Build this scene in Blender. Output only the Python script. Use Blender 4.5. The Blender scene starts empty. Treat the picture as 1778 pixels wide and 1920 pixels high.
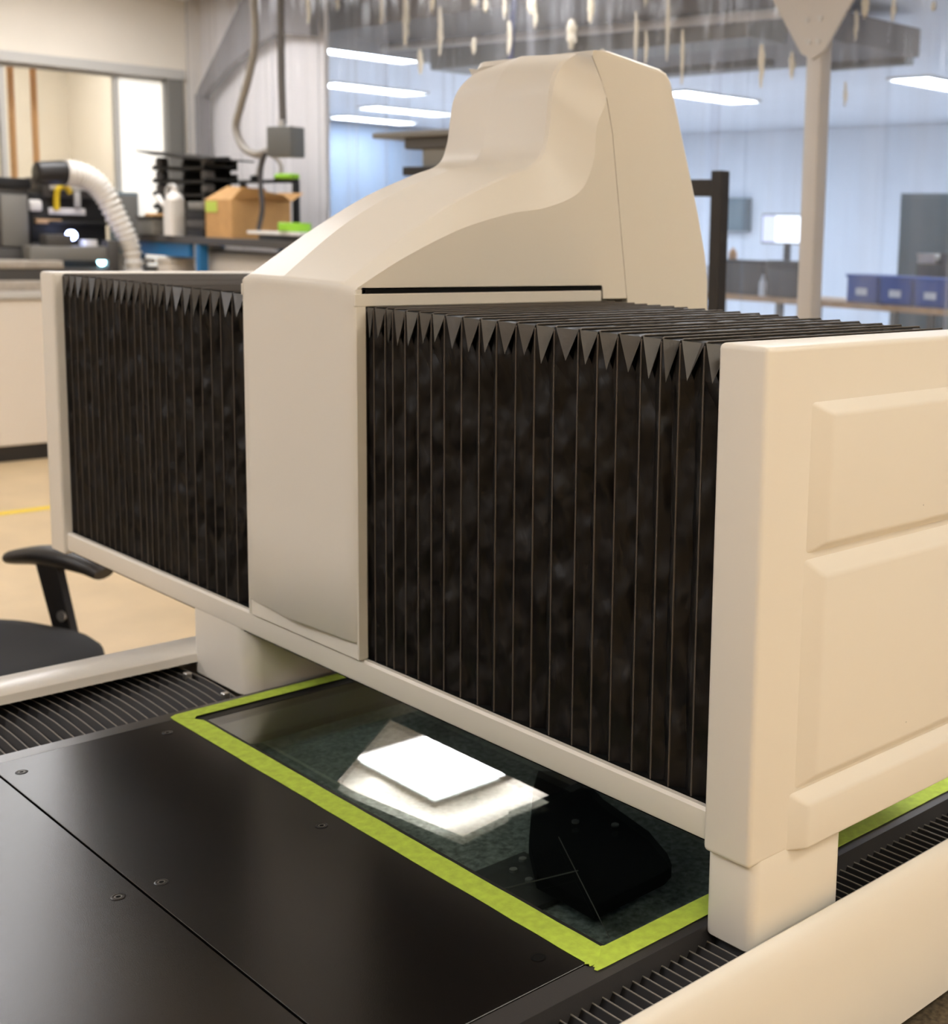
import bpy, bmesh, math, random
from mathutils import Vector, Matrix

# ------------------------------------------------------------------ camera, world, exposure
sc = bpy.context.scene
COL = sc.collection
R_ = math.radians
T = 0.80                      # height of the machine's table above the floor

cam_d = bpy.data.cameras.new('camera')
cam = bpy.data.objects.new('camera', cam_d)
COL.objects.link(cam)
sc.camera = cam
AZ, EL, ROLL = R_(133.192), R_(-8.342), R_(1.691)
fw = Vector((math.cos(EL) * math.cos(AZ), math.cos(EL) * math.sin(AZ), math.sin(EL)))
rt = fw.cross(Vector((0, 0, 1))).normalized()
up = rt.cross(fw)
c_, s_ = math.cos(ROLL), math.sin(ROLL)
rt, up = c_ * rt + s_ * up, -s_ * rt + c_ * up
m = Matrix((rt, up, -fw)).transposed().to_4x4()
m.translation = Vector((0.79506, -0.88139, 0.65645 + T))
cam.matrix_world = m
cam_d.sensor_fit = 'HORIZONTAL'
cam_d.sensor_width = 36.0
cam_d.lens = 36.0 * 2481.3 / 1778.0
cam_d.shift_x = -(1304.0 - 889.0) / 1778.0
cam_d.shift_y = -(960.0 - 800.8) / 1778.0
cam_d.clip_start = 0.02
cam_d.dof.use_dof = True
cam_d.dof.focus_distance = 1.28
cam_d.dof.aperture_fstop = 9.0

world = bpy.data.worlds.new('world')
sc.world = world
world.use_nodes = True
world.node_tree.nodes['Background'].inputs[0].default_value = (0.72, 0.80, 0.95, 1)
world.node_tree.nodes['Background'].inputs[1].default_value = 0.35

vs = sc.view_settings
vs.view_transform = 'Standard'
vs.look = 'None'
vs.gamma = 1
vs.use_curve_mapping = False
vs.exposure = 0.38
FRONT_E = 13.0      # strength of the front room's ceiling lights
BACK_E = 36.0      # strength of the back room's ceiling lights
FRONT_C = (0.985, 0.99, 1.02)
BACK_C = (0.66, 0.78, 0.93)

random.seed(7)
# light-path limits keep the closed room quick to render
sc.cycles.max_bounces = 6
sc.cycles.diffuse_bounces = 3
sc.cycles.glossy_bounces = 3
sc.cycles.transparent_max_bounces = 8
sc.cycles.adaptive_threshold = 0.035
sc.cycles.caustics_reflective = False
sc.cycles.caustics_refractive = False

# ------------------------------------------------------------------ materials
def mat(name, col, rough=0.5, metal=0.0, spec=0.5, noise=None, bump=None, emit=None, coat=0.0):
    """noise=(scale, amount) mottles the colour; bump=(scale, strength, distance)"""
    M = bpy.data.materials.new(name)
    M.use_nodes = True
    nt = M.node_tree
    b = nt.nodes['Principled BSDF']
    b.inputs['Base Color'].default_value = (*col, 1)
    b.inputs['Roughness'].default_value = rough
    b.inputs['Metallic'].default_value = metal
    b.inputs['Specular IOR Level'].default_value = spec
    b.inputs['Coat Weight'].default_value = coat
    if noise or bump:
        tc = nt.nodes.new('ShaderNodeTexCoord')
    if noise:
        n = nt.nodes.new('ShaderNodeTexNoise')
        n.inputs['Scale'].default_value = noise[0]
        n.inputs['Detail'].default_value = 5
        nt.links.new(tc.outputs['Object'], n.inputs['Vector'])
        r = nt.nodes.new('ShaderNodeValToRGB')
        r.color_ramp.elements[0].position = 0.3
        r.color_ramp.elements[1].position = 0.7
        a = noise[1]
        r.color_ramp.elements[0].color = (*[max(0, v * (1 - a)) for v in col], 1)
        r.color_ramp.elements[1].color = (*[min(1, v * (1 + a)) for v in col], 1)
        nt.links.new(n.outputs['Fac'], r.inputs['Fac'])
        nt.links.new(r.outputs['Color'], b.inputs['Base Color'])
    if bump:
        n2 = nt.nodes.new('ShaderNodeTexNoise')
        n2.inputs['Scale'].default_value = bump[0]
        n2.inputs['Detail'].default_value = 2
        nt.links.new(tc.outputs['Object'], n2.inputs['Vector'])
        bp = nt.nodes.new('ShaderNodeBump')
        bp.inputs['Strength'].default_value = bump[1]
        bp.inputs['Distance'].default_value = bump[2]
        nt.links.new(n2.outputs['Fac'], bp.inputs['Height'])
        nt.links.new(bp.outputs['Normal'], b.inputs['Normal'])
    if emit:
        b.inputs['Emission Color'].default_value = (*emit[0], 1)
        b.inputs['Emission Strength'].default_value = emit[1]
    return M

M = {}
M['white'] = mat('machine_white_plastic', (0.80, 0.76, 0.69), 0.42, bump=(1400, 0.06, 0.0006))
M['white_gloss'] = mat('rail_white_paint', (0.82, 0.79, 0.74), 0.30)
M['panel'] = mat('black_powder_coat', (0.0055, 0.0044, 0.0038), 0.25, spec=0.36, bump=(900, 0.12, 0.0005), noise=(5, 0.3))
M['frame'] = mat('dark_grey_powder_coat', (0.045, 0.043, 0.044), 0.30, spec=1.0, bump=(1200, 0.2, 0.0006))
M['black'] = mat('black_anodised', (0.010, 0.010, 0.010), 0.5)
M['deepblack'] = mat('matt_black', (0.004, 0.004, 0.004), 0.8, spec=0.15)
M['screw'] = mat('black_screw', (0.02, 0.02, 0.022), 0.3, metal=0.5)
M['steel'] = mat('brushed_steel', (0.55, 0.54, 0.52), 0.35, metal=0.9)
M['piping'] = mat('bellows_edge_piping', (0.075, 0.062, 0.052), 0.5)
M['wayedge'] = mat('way_cover_edge', (0.20, 0.185, 0.165), 0.5)
M['waycloth'] = mat('way_cover_cloth', (0.008, 0.007, 0.008), 0.6)
M['granite'] = mat('grey_granite', (0.40, 0.44, 0.41), 0.5, noise=(150, 0.55))
M['granite_brown'] = mat('brown_granite', (0.10, 0.075, 0.045), 0.6, noise=(170, 0.6))
M['tape'] = mat('green_masking_tape', (0.50, 0.66, 0.075), 0.75, noise=(90, 0.14), bump=(350, 0.25, 0.0006))
M['wall'] = mat('cream_wall_paint', (0.86, 0.79, 0.68), 0.85, noise=(2, 0.03))
M['wallpink'] = mat('pale_wall_paint', (0.90, 0.85, 0.80), 0.85, noise=(2, 0.03))
M['walldim'] = mat('tan_wall_paint', (0.78, 0.60, 0.40), 0.85, noise=(2, 0.03))
M['wallgrey'] = mat('grey_wall_paint', (0.74, 0.69, 0.66), 0.85, noise=(2, 0.04))
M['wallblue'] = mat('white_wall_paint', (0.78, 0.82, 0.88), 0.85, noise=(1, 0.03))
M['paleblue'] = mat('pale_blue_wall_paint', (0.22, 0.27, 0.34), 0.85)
M['nextlight'] = mat('next_room_diffuser', (0.9, 0.9, 0.9), 0.5, emit=((1.0, 0.96, 0.92), 15))
M['ceil'] = mat('white_ceiling_tile', (0.88, 0.83, 0.74), 0.9, noise=(6, 0.02))
M['floor'] = mat('tan_floor_tile', (0.60, 0.44, 0.25), 0.32, noise=(3.5, 0.10))
M['counter'] = mat('cream_counter_panel', (0.78, 0.70, 0.60), 0.6)
M['ctop'] = mat('grey_worktop', (0.42, 0.37, 0.31), 0.5, noise=(30, 0.1))
M['dgrey'] = mat('dark_grey_metal', (0.07, 0.065, 0.06), 0.5)
M['mgrey'] = mat('mid_grey_metal', (0.20, 0.19, 0.17), 0.5)
M['canopy'] = mat('grey_painted_soffit', (0.22, 0.20, 0.19), 0.8)
M['boxgrey'] = mat('grey_box_paint', (0.13, 0.13, 0.12), 0.5)
M['conduitdark'] = mat('dark_conduit', (0.10, 0.088, 0.078), 0.5)
M['lgrey'] = mat('light_grey_plastic', (0.55, 0.53, 0.49), 0.5)
M['offwhite'] = mat('off_white_plastic', (0.78, 0.74, 0.68), 0.5)
M['blackplastic'] = mat('black_plastic', (0.018, 0.016, 0.015), 0.42)
M['chairfabric'] = mat('black_chair_fabric', (0.018, 0.018, 0.019), 0.9, bump=(500, 0.3, 0.001))
M['blue'] = mat('blue_enamel', (0.02, 0.17, 0.42), 0.4)
M['carton'] = mat('brown_cardboard', (0.55, 0.31, 0.12), 0.85, noise=(14, 0.08))
M['green'] = mat('lime_green_plastic', (0.30, 0.62, 0.04), 0.5)
M['yellow'] = mat('yellow_strap', (0.80, 0.55, 0.02), 0.5)
M['tanwood'] = mat('wood_bench_top', (0.55, 0.34, 0.18), 0.5, noise=(8, 0.15))
M['bluebin'] = mat('blue_plastic_bin', (0.03, 0.09, 0.38), 0.4)
M['greencab'] = mat('grey_green_metal', (0.16, 0.22, 0.25), 0.5)
M['copper'] = mat('orange_pipe', (0.68, 0.36, 0.15), 0.5)
M['paper'] = mat('white_paper', (0.82, 0.80, 0.76), 0.8)
M['conduit'] = mat('grey_flexible_conduit', (0.30, 0.27, 0.23), 0.5, bump=(60, 0.3, 0.002))
M['cord'] = mat('dark_cord', (0.05, 0.045, 0.045), 0.6)
M['bluecord'] = mat('blue_cord', (0.01, 0.02, 0.10), 0.5)
M['postmetal'] = mat('white_post_paint', (0.56, 0.53, 0.50), 0.45)
M['screen'] = mat('lit_screen', (0.1, 0.1, 0.12), 0.3, emit=((0.80, 0.88, 1.0), 2.0))
M['screen2'] = mat('lit_screen_grey', (0.1, 0.1, 0.12), 0.3, emit=((0.62, 0.68, 0.95), 1.2))
M['led'] = mat('blue_white_led', (0.5, 0.6, 1.0), 0.3, emit=((0.45, 0.55, 1.0), 14))
M['ledc'] = mat('cyan_white_led', (0.5, 0.8, 1.0), 0.3, emit=((0.45, 0.85, 1.0), 9))
M['ledg'] = mat('green_led', (0.2, 1.0, 0.5), 0.3, emit=((0.15, 1.0, 0.5), 5))
M['warmlight'] = mat('front_light_diffuser', (0.9, 0.9, 0.9), 0.5, emit=(FRONT_C, FRONT_E))
M['amberlight'] = mat('warm_light_diffuser', (0.9, 0.9, 0.9), 0.5, emit=((1.0, 0.94, 0.82), FRONT_E * 1.03))
M['coollight'] = mat('back_light_diffuser', (0.9, 0.9, 0.9), 0.5, emit=(BACK_C, BACK_E))
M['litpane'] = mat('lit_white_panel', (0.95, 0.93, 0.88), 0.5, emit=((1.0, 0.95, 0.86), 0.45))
M['green_tape'] = mat('green_label_tape', (0.50, 0.62, 0.10), 0.7)

def fabric_mat():
    Mt = bpy.data.materials.new('black_coated_bellows_cloth')
    Mt.use_nodes = True
    nt = Mt.node_tree
    b = nt.nodes['Principled BSDF']
    b.inputs['Base Color'].default_value = (0.0045, 0.0034, 0.0028, 1)
    b.inputs['Roughness'].default_value = 0.50
    b.inputs['Specular IOR Level'].default_value = 0.31
    tc = nt.nodes.new('ShaderNodeTexCoord')
    mp = nt.nodes.new('ShaderNodeMapping')
    mp.inputs['Rotation'].default_value = (0, R_(28), 0)
    mp.inputs['Scale'].default_value = (34, 20, 17)
    n = nt.nodes.new('ShaderNodeTexNoise')
    n.inputs['Scale'].default_value = 1.0
    n.inputs['Detail'].default_value = 1.5
    nt.links.new(tc.outputs['Object'], mp.inputs['Vector'])
    nt.links.new(mp.outputs['Vector'], n.inputs['Vector'])
    bp = nt.nodes.new('ShaderNodeBump')
    bp.inputs['Strength'].default_value = 0.9
    bp.inputs['Distance'].default_value = 0.030
    nt.links.new(n.outputs['Fac'], bp.inputs['Height'])
    n2 = nt.nodes.new('ShaderNodeTexNoise')
    n2.inputs['Scale'].default_value = 1500
    nt.links.new(tc.outputs['Object'], n2.inputs['Vector'])
    bp2 = nt.nodes.new('ShaderNodeBump')
    bp2.inputs['Strength'].default_value = 0.12
    bp2.inputs['Distance'].default_value = 0.0006
    nt.links.new(n2.outputs['Fac'], bp2.inputs['Height'])
    nt.links.new(bp.outputs['Normal'], bp2.inputs['Normal'])
    nt.links.new(bp2.outputs['Normal'], b.inputs['Normal'])
    return Mt
M['fabric'] = fabric_mat()
M['gusset'] = mat('toplit_bellows_corner_cloth', (0.060, 0.053, 0.046), 0.42, spec=0.6, bump=(120, 0.25, 0.002))  # same cloth in a paler colour, for light falling from above

def sheet_mat(name, tint, f0, rough, haze, hazecol):
    """thin clear sheet: transparent + Fresnel gloss + a little haze"""
    Mt = bpy.data.materials.new(name)
    Mt.use_nodes = True
    nt = Mt.node_tree
    nt.nodes.remove(nt.nodes['Principled BSDF'])
    out = nt.nodes['Material Output']
    tr = nt.nodes.new('ShaderNodeBsdfTransparent')
    tr.inputs['Color'].default_value = (*tint, 1)
    gl = nt.nodes.new('ShaderNodeBsdfGlossy')
    gl.inputs['Roughness'].default_value = rough
    lw = nt.nodes.new('ShaderNodeLayerWeight')
    lw.inputs['Blend'].default_value = 0.5
    pw = nt.nodes.new('ShaderNodeMath')
    pw.operation = 'POWER'
    pw.inputs[1].default_value = 5.0
    nt.links.new(lw.outputs['Facing'], pw.inputs[0])
    fr = nt.nodes.new('ShaderNodeMapRange')
    fr.inputs['To Min'].default_value = f0
    nt.links.new(pw.outputs[0], fr.inputs['Value'])
    mx = nt.nodes.new('ShaderNodeMixShader')
    nt.links.new(fr.outputs['Result'], mx.inputs['Fac'])
    nt.links.new(tr.outputs[0], mx.inputs[1])
    nt.links.new(gl.outputs[0], mx.inputs[2])
    last = mx
    if haze > 0:
        df = nt.nodes.new('ShaderNodeBsdfDiffuse')
        df.inputs['Color'].default_value = (*hazecol, 1)
        tl = nt.nodes.new('ShaderNodeBsdfTranslucent')
        tl.inputs['Color'].default_value = (*hazecol, 1)
        ad = nt.nodes.new('ShaderNodeMixShader')
        ad.inputs['Fac'].default_value = 0.5
        nt.links.new(df.outputs[0], ad.inputs[1])
        nt.links.new(tl.outputs[0], ad.inputs[2])
        m2 = nt.nodes.new('ShaderNodeMixShader')
        tc = nt.nodes.new('ShaderNodeTexCoord')
        mp = nt.nodes.new('ShaderNodeMapping')
        mp.inputs['Scale'].default_value = (9, 1, 0.35)
        nz = nt.nodes.new('ShaderNodeTexNoise')
        nz.inputs['Scale'].default_value = 1.0
        nz.inputs['Detail'].default_value = 4
        mr = nt.nodes.new('ShaderNodeMapRange')
        mr.inputs['From Min'].default_value = 0.3
        mr.inputs['From Max'].default_value = 0.7
        mr.inputs['To Min'].default_value = haze * 0.45
        mr.inputs['To Max'].default_value = haze * 1.6
        nt.links.new(tc.outputs['Object'], mp.inputs['Vector'])
        nt.links.new(mp.outputs['Vector'], nz.inputs['Vector'])
        nt.links.new(nz.outputs['Fac'], mr.inputs['Value'])
        nt.links.new(mr.outputs['Result'], m2.inputs['Fac'])
        nt.links.new(mx.outputs[0], m2.inputs[1])
        nt.links.new(ad.outputs[0], m2.inputs[2])
        last = m2
    nt.links.new(last.outputs[0], out.inputs['Surface'])
    return Mt
M['glass'] = sheet_mat('coated_stage_glass', (0.92, 0.97, 0.95), 0.27, 0.012, 0.0, (1, 1, 1))
M['pane'] = sheet_mat('window_glass', (0.97, 0.98, 0.97), 0.03, 0.02, 0.0, (1, 1, 1))
M['vinyl'] = sheet_mat('clear_vinyl', (0.95, 0.96, 0.99), 0.03, 0.12, 0.135, (0.86, 0.86, 0.90))
M['crease'] = sheet_mat('vinyl_glint_cream', (0.95, 0.93, 0.9), 0.05, 0.25, 0.62, (0.97, 0.90, 0.76))  # cream haze paints the warm glints of the curtain

# ------------------------------------------------------------------ helpers
def obj(name, bm, m, parent=None, smooth=None, loc=None):
    me = bpy.data.meshes.new(name)
    bmesh.ops.recalc_face_normals(bm, faces=bm.faces)
    bm.to_mesh(me)
    bm.free()
    me.materials.append(M[m])
    if smooth is not None:
        for p in me.polygons:
            p.use_smooth = True
        me.set_sharp_from_angle(angle=R_(smooth))
    o = bpy.data.objects.new(name, me)
    COL.objects.link(o)
    if parent is not None:
        o.parent = parent
    if loc is not None:
        o.location = loc
    return o

def tag(o, label, cat, group=None):
    o['label'] = label
    o['category'] = cat
    if group:
        o['group'] = group
    return o

def thing(name, label, cat, loc=(0, 0, 0), rz=0.0, group=None):
    o = bpy.data.objects.new(name, None)
    o.empty_display_size = 0.05
    COL.objects.link(o)
    o.location = loc
    o.rotation_euler = (0, 0, rz)
    return tag(o, label, cat, group)

def struct(o):
    o['kind'] = 'structure'
    return o

def box(bm, x0, x1, y0, y1, z0, z1):
    v = [bm.verts.new(p) for p in ((x0, y0, z0), (x1, y0, z0), (x1, y1, z0), (x0, y1, z0),
                                   (x0, y0, z1), (x1, y0, z1), (x1, y1, z1), (x0, y1, z1))]
    f = []
    for q in ((3, 2, 1, 0), (4, 5, 6, 7), (0, 1, 5, 4), (1, 2, 6, 5), (2, 3, 7, 6), (3, 0, 4, 7)):
        f.append(bm.faces.new([v[i] for i in q]))
    return v, f

def rbox(x0, x1, y0, y1, z0, z1, r=0.003, seg=2):
    bm = bmesh.new()
    box(bm, x0, x1, y0, y1, z0, z1)
    if r > 0:
        bmesh.ops.bevel(bm, geom=list(bm.edges), offset=r, segments=seg, profile=0.5, affect='EDGES')
    return bm

def rbox_v(x0, x1, y0, y1, z0, z1, rv, seg=5, r=0.0):
    """box with its vertical edges rounded by rv"""
    bm = bmesh.new()
    box(bm, x0, x1, y0, y1, z0, z1)
    es = [e for e in bm.edges if abs(e.verts[0].co.z - e.verts[1].co.z) > 1e-6]
    bmesh.ops.bevel(bm, geom=es, offset=rv, segments=seg, profile=0.5, affect='EDGES')
    if r > 0:
        es = [e for e in bm.edges if abs(e.verts[0].co.z - e.verts[1].co.z) < 1e-6 and e.is_manifold
              and e.calc_face_angle(0) > 1.2]
        bmesh.ops.bevel(bm, geom=es, offset=r, segments=2, profile=0.5, affect='EDGES')
    return bm

def boxes(lst):
    bm = bmesh.new()
    for b in lst:
        box(bm, *b)
    return bm

def cyl(bm, p, axis, r, h, n=20, r2=None):
    """cylinder / cone from p along axis vector"""
    a = Vector(axis).normalized()
    u = a.cross(Vector((0, 0, 1)))
    if u.length < 1e-4:
        u = Vector((1, 0, 0))
    u.normalize()
    w = a.cross(u)
    p = Vector(p)
    r2 = r if r2 is None else r2
    A = [bm.verts.new(p + (u * math.cos(t) + w * math.sin(t)) * r) for t in [2 * math.pi * k / n for k in range(n)]]
    B = [bm.verts.new(p + a * h + (u * math.cos(t) + w * math.sin(t)) * r2) for t in [2 * math.pi * k / n for k in range(n)]]
    for k in range(n):
        bm.faces.new((A[k], A[(k + 1) % n], B[(k + 1) % n], B[k]))
    bm.faces.new(A[::-1])
    bm.faces.new(B)
    return bm

def tube(bm, pts, r, n=10, radii=None):
    pts = [Vector(p) for p in pts]
    rings = []
    ref = Vector((0.13, 0.31, 0.94))
    for i, p in enumerate(pts):
        d = (pts[min(i + 1, len(pts) - 1)] - pts[max(i - 1, 0)]).normalized()
        u = d.cross(ref)
        if u.length < 1e-3:
            u = d.cross(Vector((1, 0, 0)))
        u.normalize()
        w = d.cross(u)
        rr = radii[i] if radii else r
        rings.append([bm.verts.new(p + (u * math.cos(2 * math.pi * k / n) + w * math.sin(2 * math.pi * k / n)) * rr) for k in range(n)])
    for a, b in zip(rings, rings[1:]):
        for k in range(n):
            bm.faces.new((a[k], a[(k + 1) % n], b[(k + 1) % n], b[k]))
    bm.faces.new(rings[0][::-1])
    bm.faces.new(rings[-1])
    return bm

def spline(pts, n=8):
    """Catmull-Rom through points (tuples of any size)"""
    P = [Vector(p) for p in pts]
    out = []
    for i in range(len(P) - 1):
        p0 = P[max(i - 1, 0)]
        p1, p2 = P[i], P[i + 1]
        p3 = P[min(i + 2, len(P) - 1)]
        for k in range(n):
            t = k / n
            out.append(0.5 * ((2 * p1) + (p2 - p0) * t + (2 * p0 - 5 * p1 + 4 * p2 - p3) * t * t + (3 * p1 - p0 - 3 * p2 + p3) * t ** 3))
    out.append(P[-1])
    return out

def prism(bm, poly, axis, a, b):
    """extrude a 2-D polygon along an axis: 'x' poly=(y,z), 'y' poly=(x,z), 'z' poly=(x,y)"""
    def P(p, t):
        return {'x': (t, p[0], p[1]), 'y': (p[0], t, p[1]), 'z': (p[0], p[1], t)}[axis]
    A = [bm.verts.new(P(p, a)) for p in poly]
    B = [bm.verts.new(P(p, b)) for p in poly]
    n = len(poly)
    for k in range(n):
        bm.faces.new((A[k], A[(k + 1) % n], B[(k + 1) % n], B[k]))
    bm.faces.new(A[::-1])
    bm.faces.new(B)
    return bm

def bev(bm, r, seg=2, ang=30):
    es = [e for e in bm.edges if e.is_manifold and e.calc_face_angle(0) > R_(ang)]
    bmesh.ops.bevel(bm, geom=es, offset=r, segments=seg, profile=0.5, affect='EDGES')
    return bm

def lathe(bm, prof, cx=0.0, cy=0.0, n=24):
    rings = []
    for r, z in prof:
        rings.append([bm.verts.new((cx + r * math.cos(2 * math.pi * k / n), cy + r * math.sin(2 * math.pi * k / n), z)) for k in range(n)])
    for a, b in zip(rings, rings[1:]):
        for k in range(n):
            bm.faces.new((a[k], a[(k + 1) % n], b[(k + 1) % n], b[k]))
    bm.faces.new(rings[0][::-1])
    bm.faces.new(rings[-1])
    return bm

# ------------------------------------------------------------------ the setting
XW, YW = -8.616, 3.80          # left wall plane, curtain-side wall plane
struct(obj('floor', boxes([(-12, 4.6, -5.2, 4.0, -0.1, 0.0)]), 'floor'))
struct(obj('floor_back', boxes([(-18.1, 4.6, 4.0, 15.2, -0.1, 0.0)]), 'wallgrey'))
# left wall with its window opening (y 0.9 .. 3.56, z 0.95 .. 2.45)
struct(obj('wall_left', boxes([(XW - 0.12, XW, -5.2, 0.9, 0, 3.05), (XW - 0.12, XW, 3.56, YW, 0, 3.05),
                               (XW - 0.12, XW, 0.9, 3.56, 0, 0.95), (XW - 0.12, XW, 0.9, 3.56, 2.45, 3.05)]), 'wall'))
struct(obj('wall_curtain_side', boxes([(XW - 0.12, -6.95, YW, YW + 0.03, 0, 3.05)]), 'wallpink'))
struct(obj('wall_right', boxes([(4.5, 4.6, -5.2, 15.2, 0, 3.05)]), 'walldim'))
struct(obj('wall_front', boxes([(-8.7, 4.6, -5.3, -5.2, 0, 3.05)]), 'wallgrey'))
cl = struct(obj('ceiling', boxes([(-8.7, 4.6, -5.2, 4.0, 3.06, 3.16)]), 'ceil'))
struct(obj('ceiling_back', boxes([(-18.1, 4.6, 4.0, 15.2, 3.06, 3.16), (-18.1, -8.7, 3.9, 4.0, 3.06, 3.16)]), 'wallblue'))
struct(obj('wall_back', boxes([(-18.1, 4.6, 15.0, 15.1, 0, 3.05)]), 'wallblue'))
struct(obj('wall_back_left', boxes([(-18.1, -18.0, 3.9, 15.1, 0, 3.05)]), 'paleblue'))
# the lit room seen through the window
struct(obj('wall_next_room', boxes([(-11.2, -11.1, -0.5, 3.93, 0, 3.05), (-11.1, -8.74, 3.83, 3.93, 0, 3.05), (-11.1, -8.74, -0.6, -0.5, 0, 3.05)]), 'wall'))
struct(obj('ceiling_next_room', boxes([(-11.2, -8.74, -0.6, 3.9, 3.06, 3.16)]), 'ceil'))
obj('trim_head', rbox(XW - 0.03, XW + 0.04, 0.85, 3.66, 2.43, 2.50, 0.006), 'lgrey')['kind'] = 'structure'
bpy.data.objects['trim_head'].name = 'trim_1'
w1 = struct(obj('window_1', boxes([(XW - 0.07, XW - 0.02, 0.9, 3.56, 0.95, 0.99), (XW - 0.07, XW - 0.02, 0.9, 3.56, 2.41, 2.45),
                                   (XW - 0.07, XW - 0.02, 0.9, 0.94, 0.95, 2.45), (XW - 0.07, XW - 0.02, 3.52, 3.56, 0.95, 2.45)]), 'lgrey'))
for y0, y1 in ((0.94, 2.42), (2.44, 3.17)):
    obj('pane', boxes([(XW - 0.05, XW - 0.045, y0, y1, 0.99, 2.41)]), 'pane', w1)
obj('pane', boxes([(XW - 0.05, XW - 0.045, 3.21, 3.52, 0.99, 2.41)]), 'litpane', w1)  # glow stands in for the lit white panel beyond the window
for y in (2.42, 3.17):
    obj('mullion', rbox(XW - 0.07, XW - 0.02, y, y + 0.035, 0.99, 2.41, 0.004), 'lgrey', w1)
obj('jamb', rbox(XW - 0.10, XW + 0.03, 3.53, 3.65, 0.9, 2.45, 0.006), 'mgrey', w1)
struct(obj('trim_2', rbox(XW, XW + 0.015, -5.2, 3.9, 0.0, 0.10, 0.004), 'dgrey'))

def troffer(loc, sx, sy, m, label, group, s=1):
    t = thing('ceiling_light', label, 'ceiling light', loc, 0, group)
    bm = boxes([(-sx / 2 - .03, sx / 2 + .03, -sy / 2 - .03, -sy / 2, -.03, .0), (-sx / 2 - .03, sx / 2 + .03, sy / 2, sy / 2 + .03, -.03, .0),
                (-sx / 2 - .03, -sx / 2, -sy / 2, sy / 2, -.03, .0), (sx / 2, sx / 2 + .03, -sy / 2, sy / 2, -.03, .0)])
    obj('frame', bm, 'offwhite', t)
    if loc[2] < 3.0:  # invented drop: light passing over the pan brightens the ceiling
        obj('back_pan', rbox(-sx / 2 + .05, sx / 2 - .05, -sy / 2 + .05, sy / 2 - .05, -.003, .012, 0.002, 1), 'offwhite', t)
        for dx in (-sx * 0.3, sx * 0.3):
            obj('hanger', cyl(bmesh.new(), (dx, 0, -0.005), (0, 0, 1), 0.005, 3.06 - loc[2] + 0.005, 8), 'steel', t)
    obj('diffuser', rbox(-sx / 2, sx / 2, -sy / 2, sy / 2, -.02, -.004, 0.003, 1), m, t)
    return t
FL = [(-4.62, 3.09, 0.70, 0.70), (-5.85, 1.3, 0.6, 1.0), (-4.15, 0.5, 0.6, 0.7), (-1.2, 1.7, 0.6, 1.2), (1.6, 1.4, 0.6, 1.2),
      (-3.4, -2.2, 0.6, 1.2), (-0.6, -2.4, 0.6, 1.2), (2.2, -1.6, 0.6, 1.2), (-6.3, -2.2, 0.6, 1.2), (3.4, 0.4, .6, 1.2), (-7.4, 2.5, 0.6, 1.2)]
for i, (x, y, sx, sy) in enumerate(FL):  # all but the first are unseen, placed and tinted for their effect
    troffer((x, y, 3.06 - (0.13 if i == 0 else 0)), sx, sy, 'amberlight' if x > 1.0 else 'warmlight',
            'square ceiling light mirrored in the stage glass, hung low to brighten the ceiling' if i == 0 else 'unseen warm white ceiling light panel placed to light the front room',
            'front room ceiling lights')
BL = [(-10.4, 6.25, 'long bright light highest on the left behind the curtain'),
      (-13.2, 8.2, 'long bright light in the second row behind the curtain on the left'),
      (-15.4, 10.2, 'bright light just above the dark machine arm behind the curtain'),
      (-17.3, 10.9, 'short bright light lowest and farthest left behind the curtain'),
      (-10.1, 10.8, 'bright light to the right of the white machine head behind the curtain'),
      (-7.0, 11.0, 'bright light at the right edge beyond the white post')]
for x, y, lb in BL:
    troffer((x, y, 3.06), 0.45, 1.25, 'coollight', lb, 'back room ceiling lights')
for x, y in ((-4.0, 9.5), (-1.5, 9.5), (-4.0, 13.0), (-13.6, 12.0)):  # added lights out of view; the last stands behind the housing
    troffer((x, y, 3.06), 0.45, 1.25, 'coollight', 'unseen cool white ceiling light added to brighten the back room', 'back room ceiling lights')
troffer((-9.9, 2.6, 3.06), 0.6, 1.2, 'nextlight', 'ceiling light of the room behind the window', 'next room ceiling lights')

# grey soffit of the low ceiling behind the curtain
cp = thing('suspended_soffit', 'grey painted soffit hanging below the ceiling behind the clear curtain', 'soffit', (0, 0, 2.74))
obj('slab', rbox(-7.55, -4.75, 4.15, 7.25, 0, 0.20, 0.01), 'canopy', cp)
obj('slab', rbox(-8.3, -7.57, 4.15, 5.9, 0, 0.20, 0.01), 'canopy', cp)
obj('fascia', rbox(-7.0, -5.75, 6.75, 6.83, -0.05, 0.0, 0.005), 'mgrey', cp)
obj('fascia', rbox(-5.68, -4.8, 7.15, 7.25, -0.05, 0.0, 0.005), 'mgrey', cp)
obj('duct', rbox(-7.5, -4.4, 5.0, 5.35, -0.16, 0.0, 0.01), 'mgrey', cp)
obj('pipe', cyl(bmesh.new(), (-7.5, 4.6, -0.05), (1, 0.12, 0), 0.03, 3.4, 12), 'lgrey', cp, 40)

# ------------------------------------------------------------------ the measuring machine
mach = thing('measuring_machine', 'large white gantry measuring machine with black bellows and a glass stage', 'machine', (0, 0, 0))

def mobj(name, bm, m, parent=None, smooth=None):
    """machine part given in table coordinates (z = 0 is the table top)"""
    bmesh.ops.translate(bm, verts=bm.verts, vec=(0, 0, T))
    return obj(name, bm, m, parent if parent is not None else mach, smooth)

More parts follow.
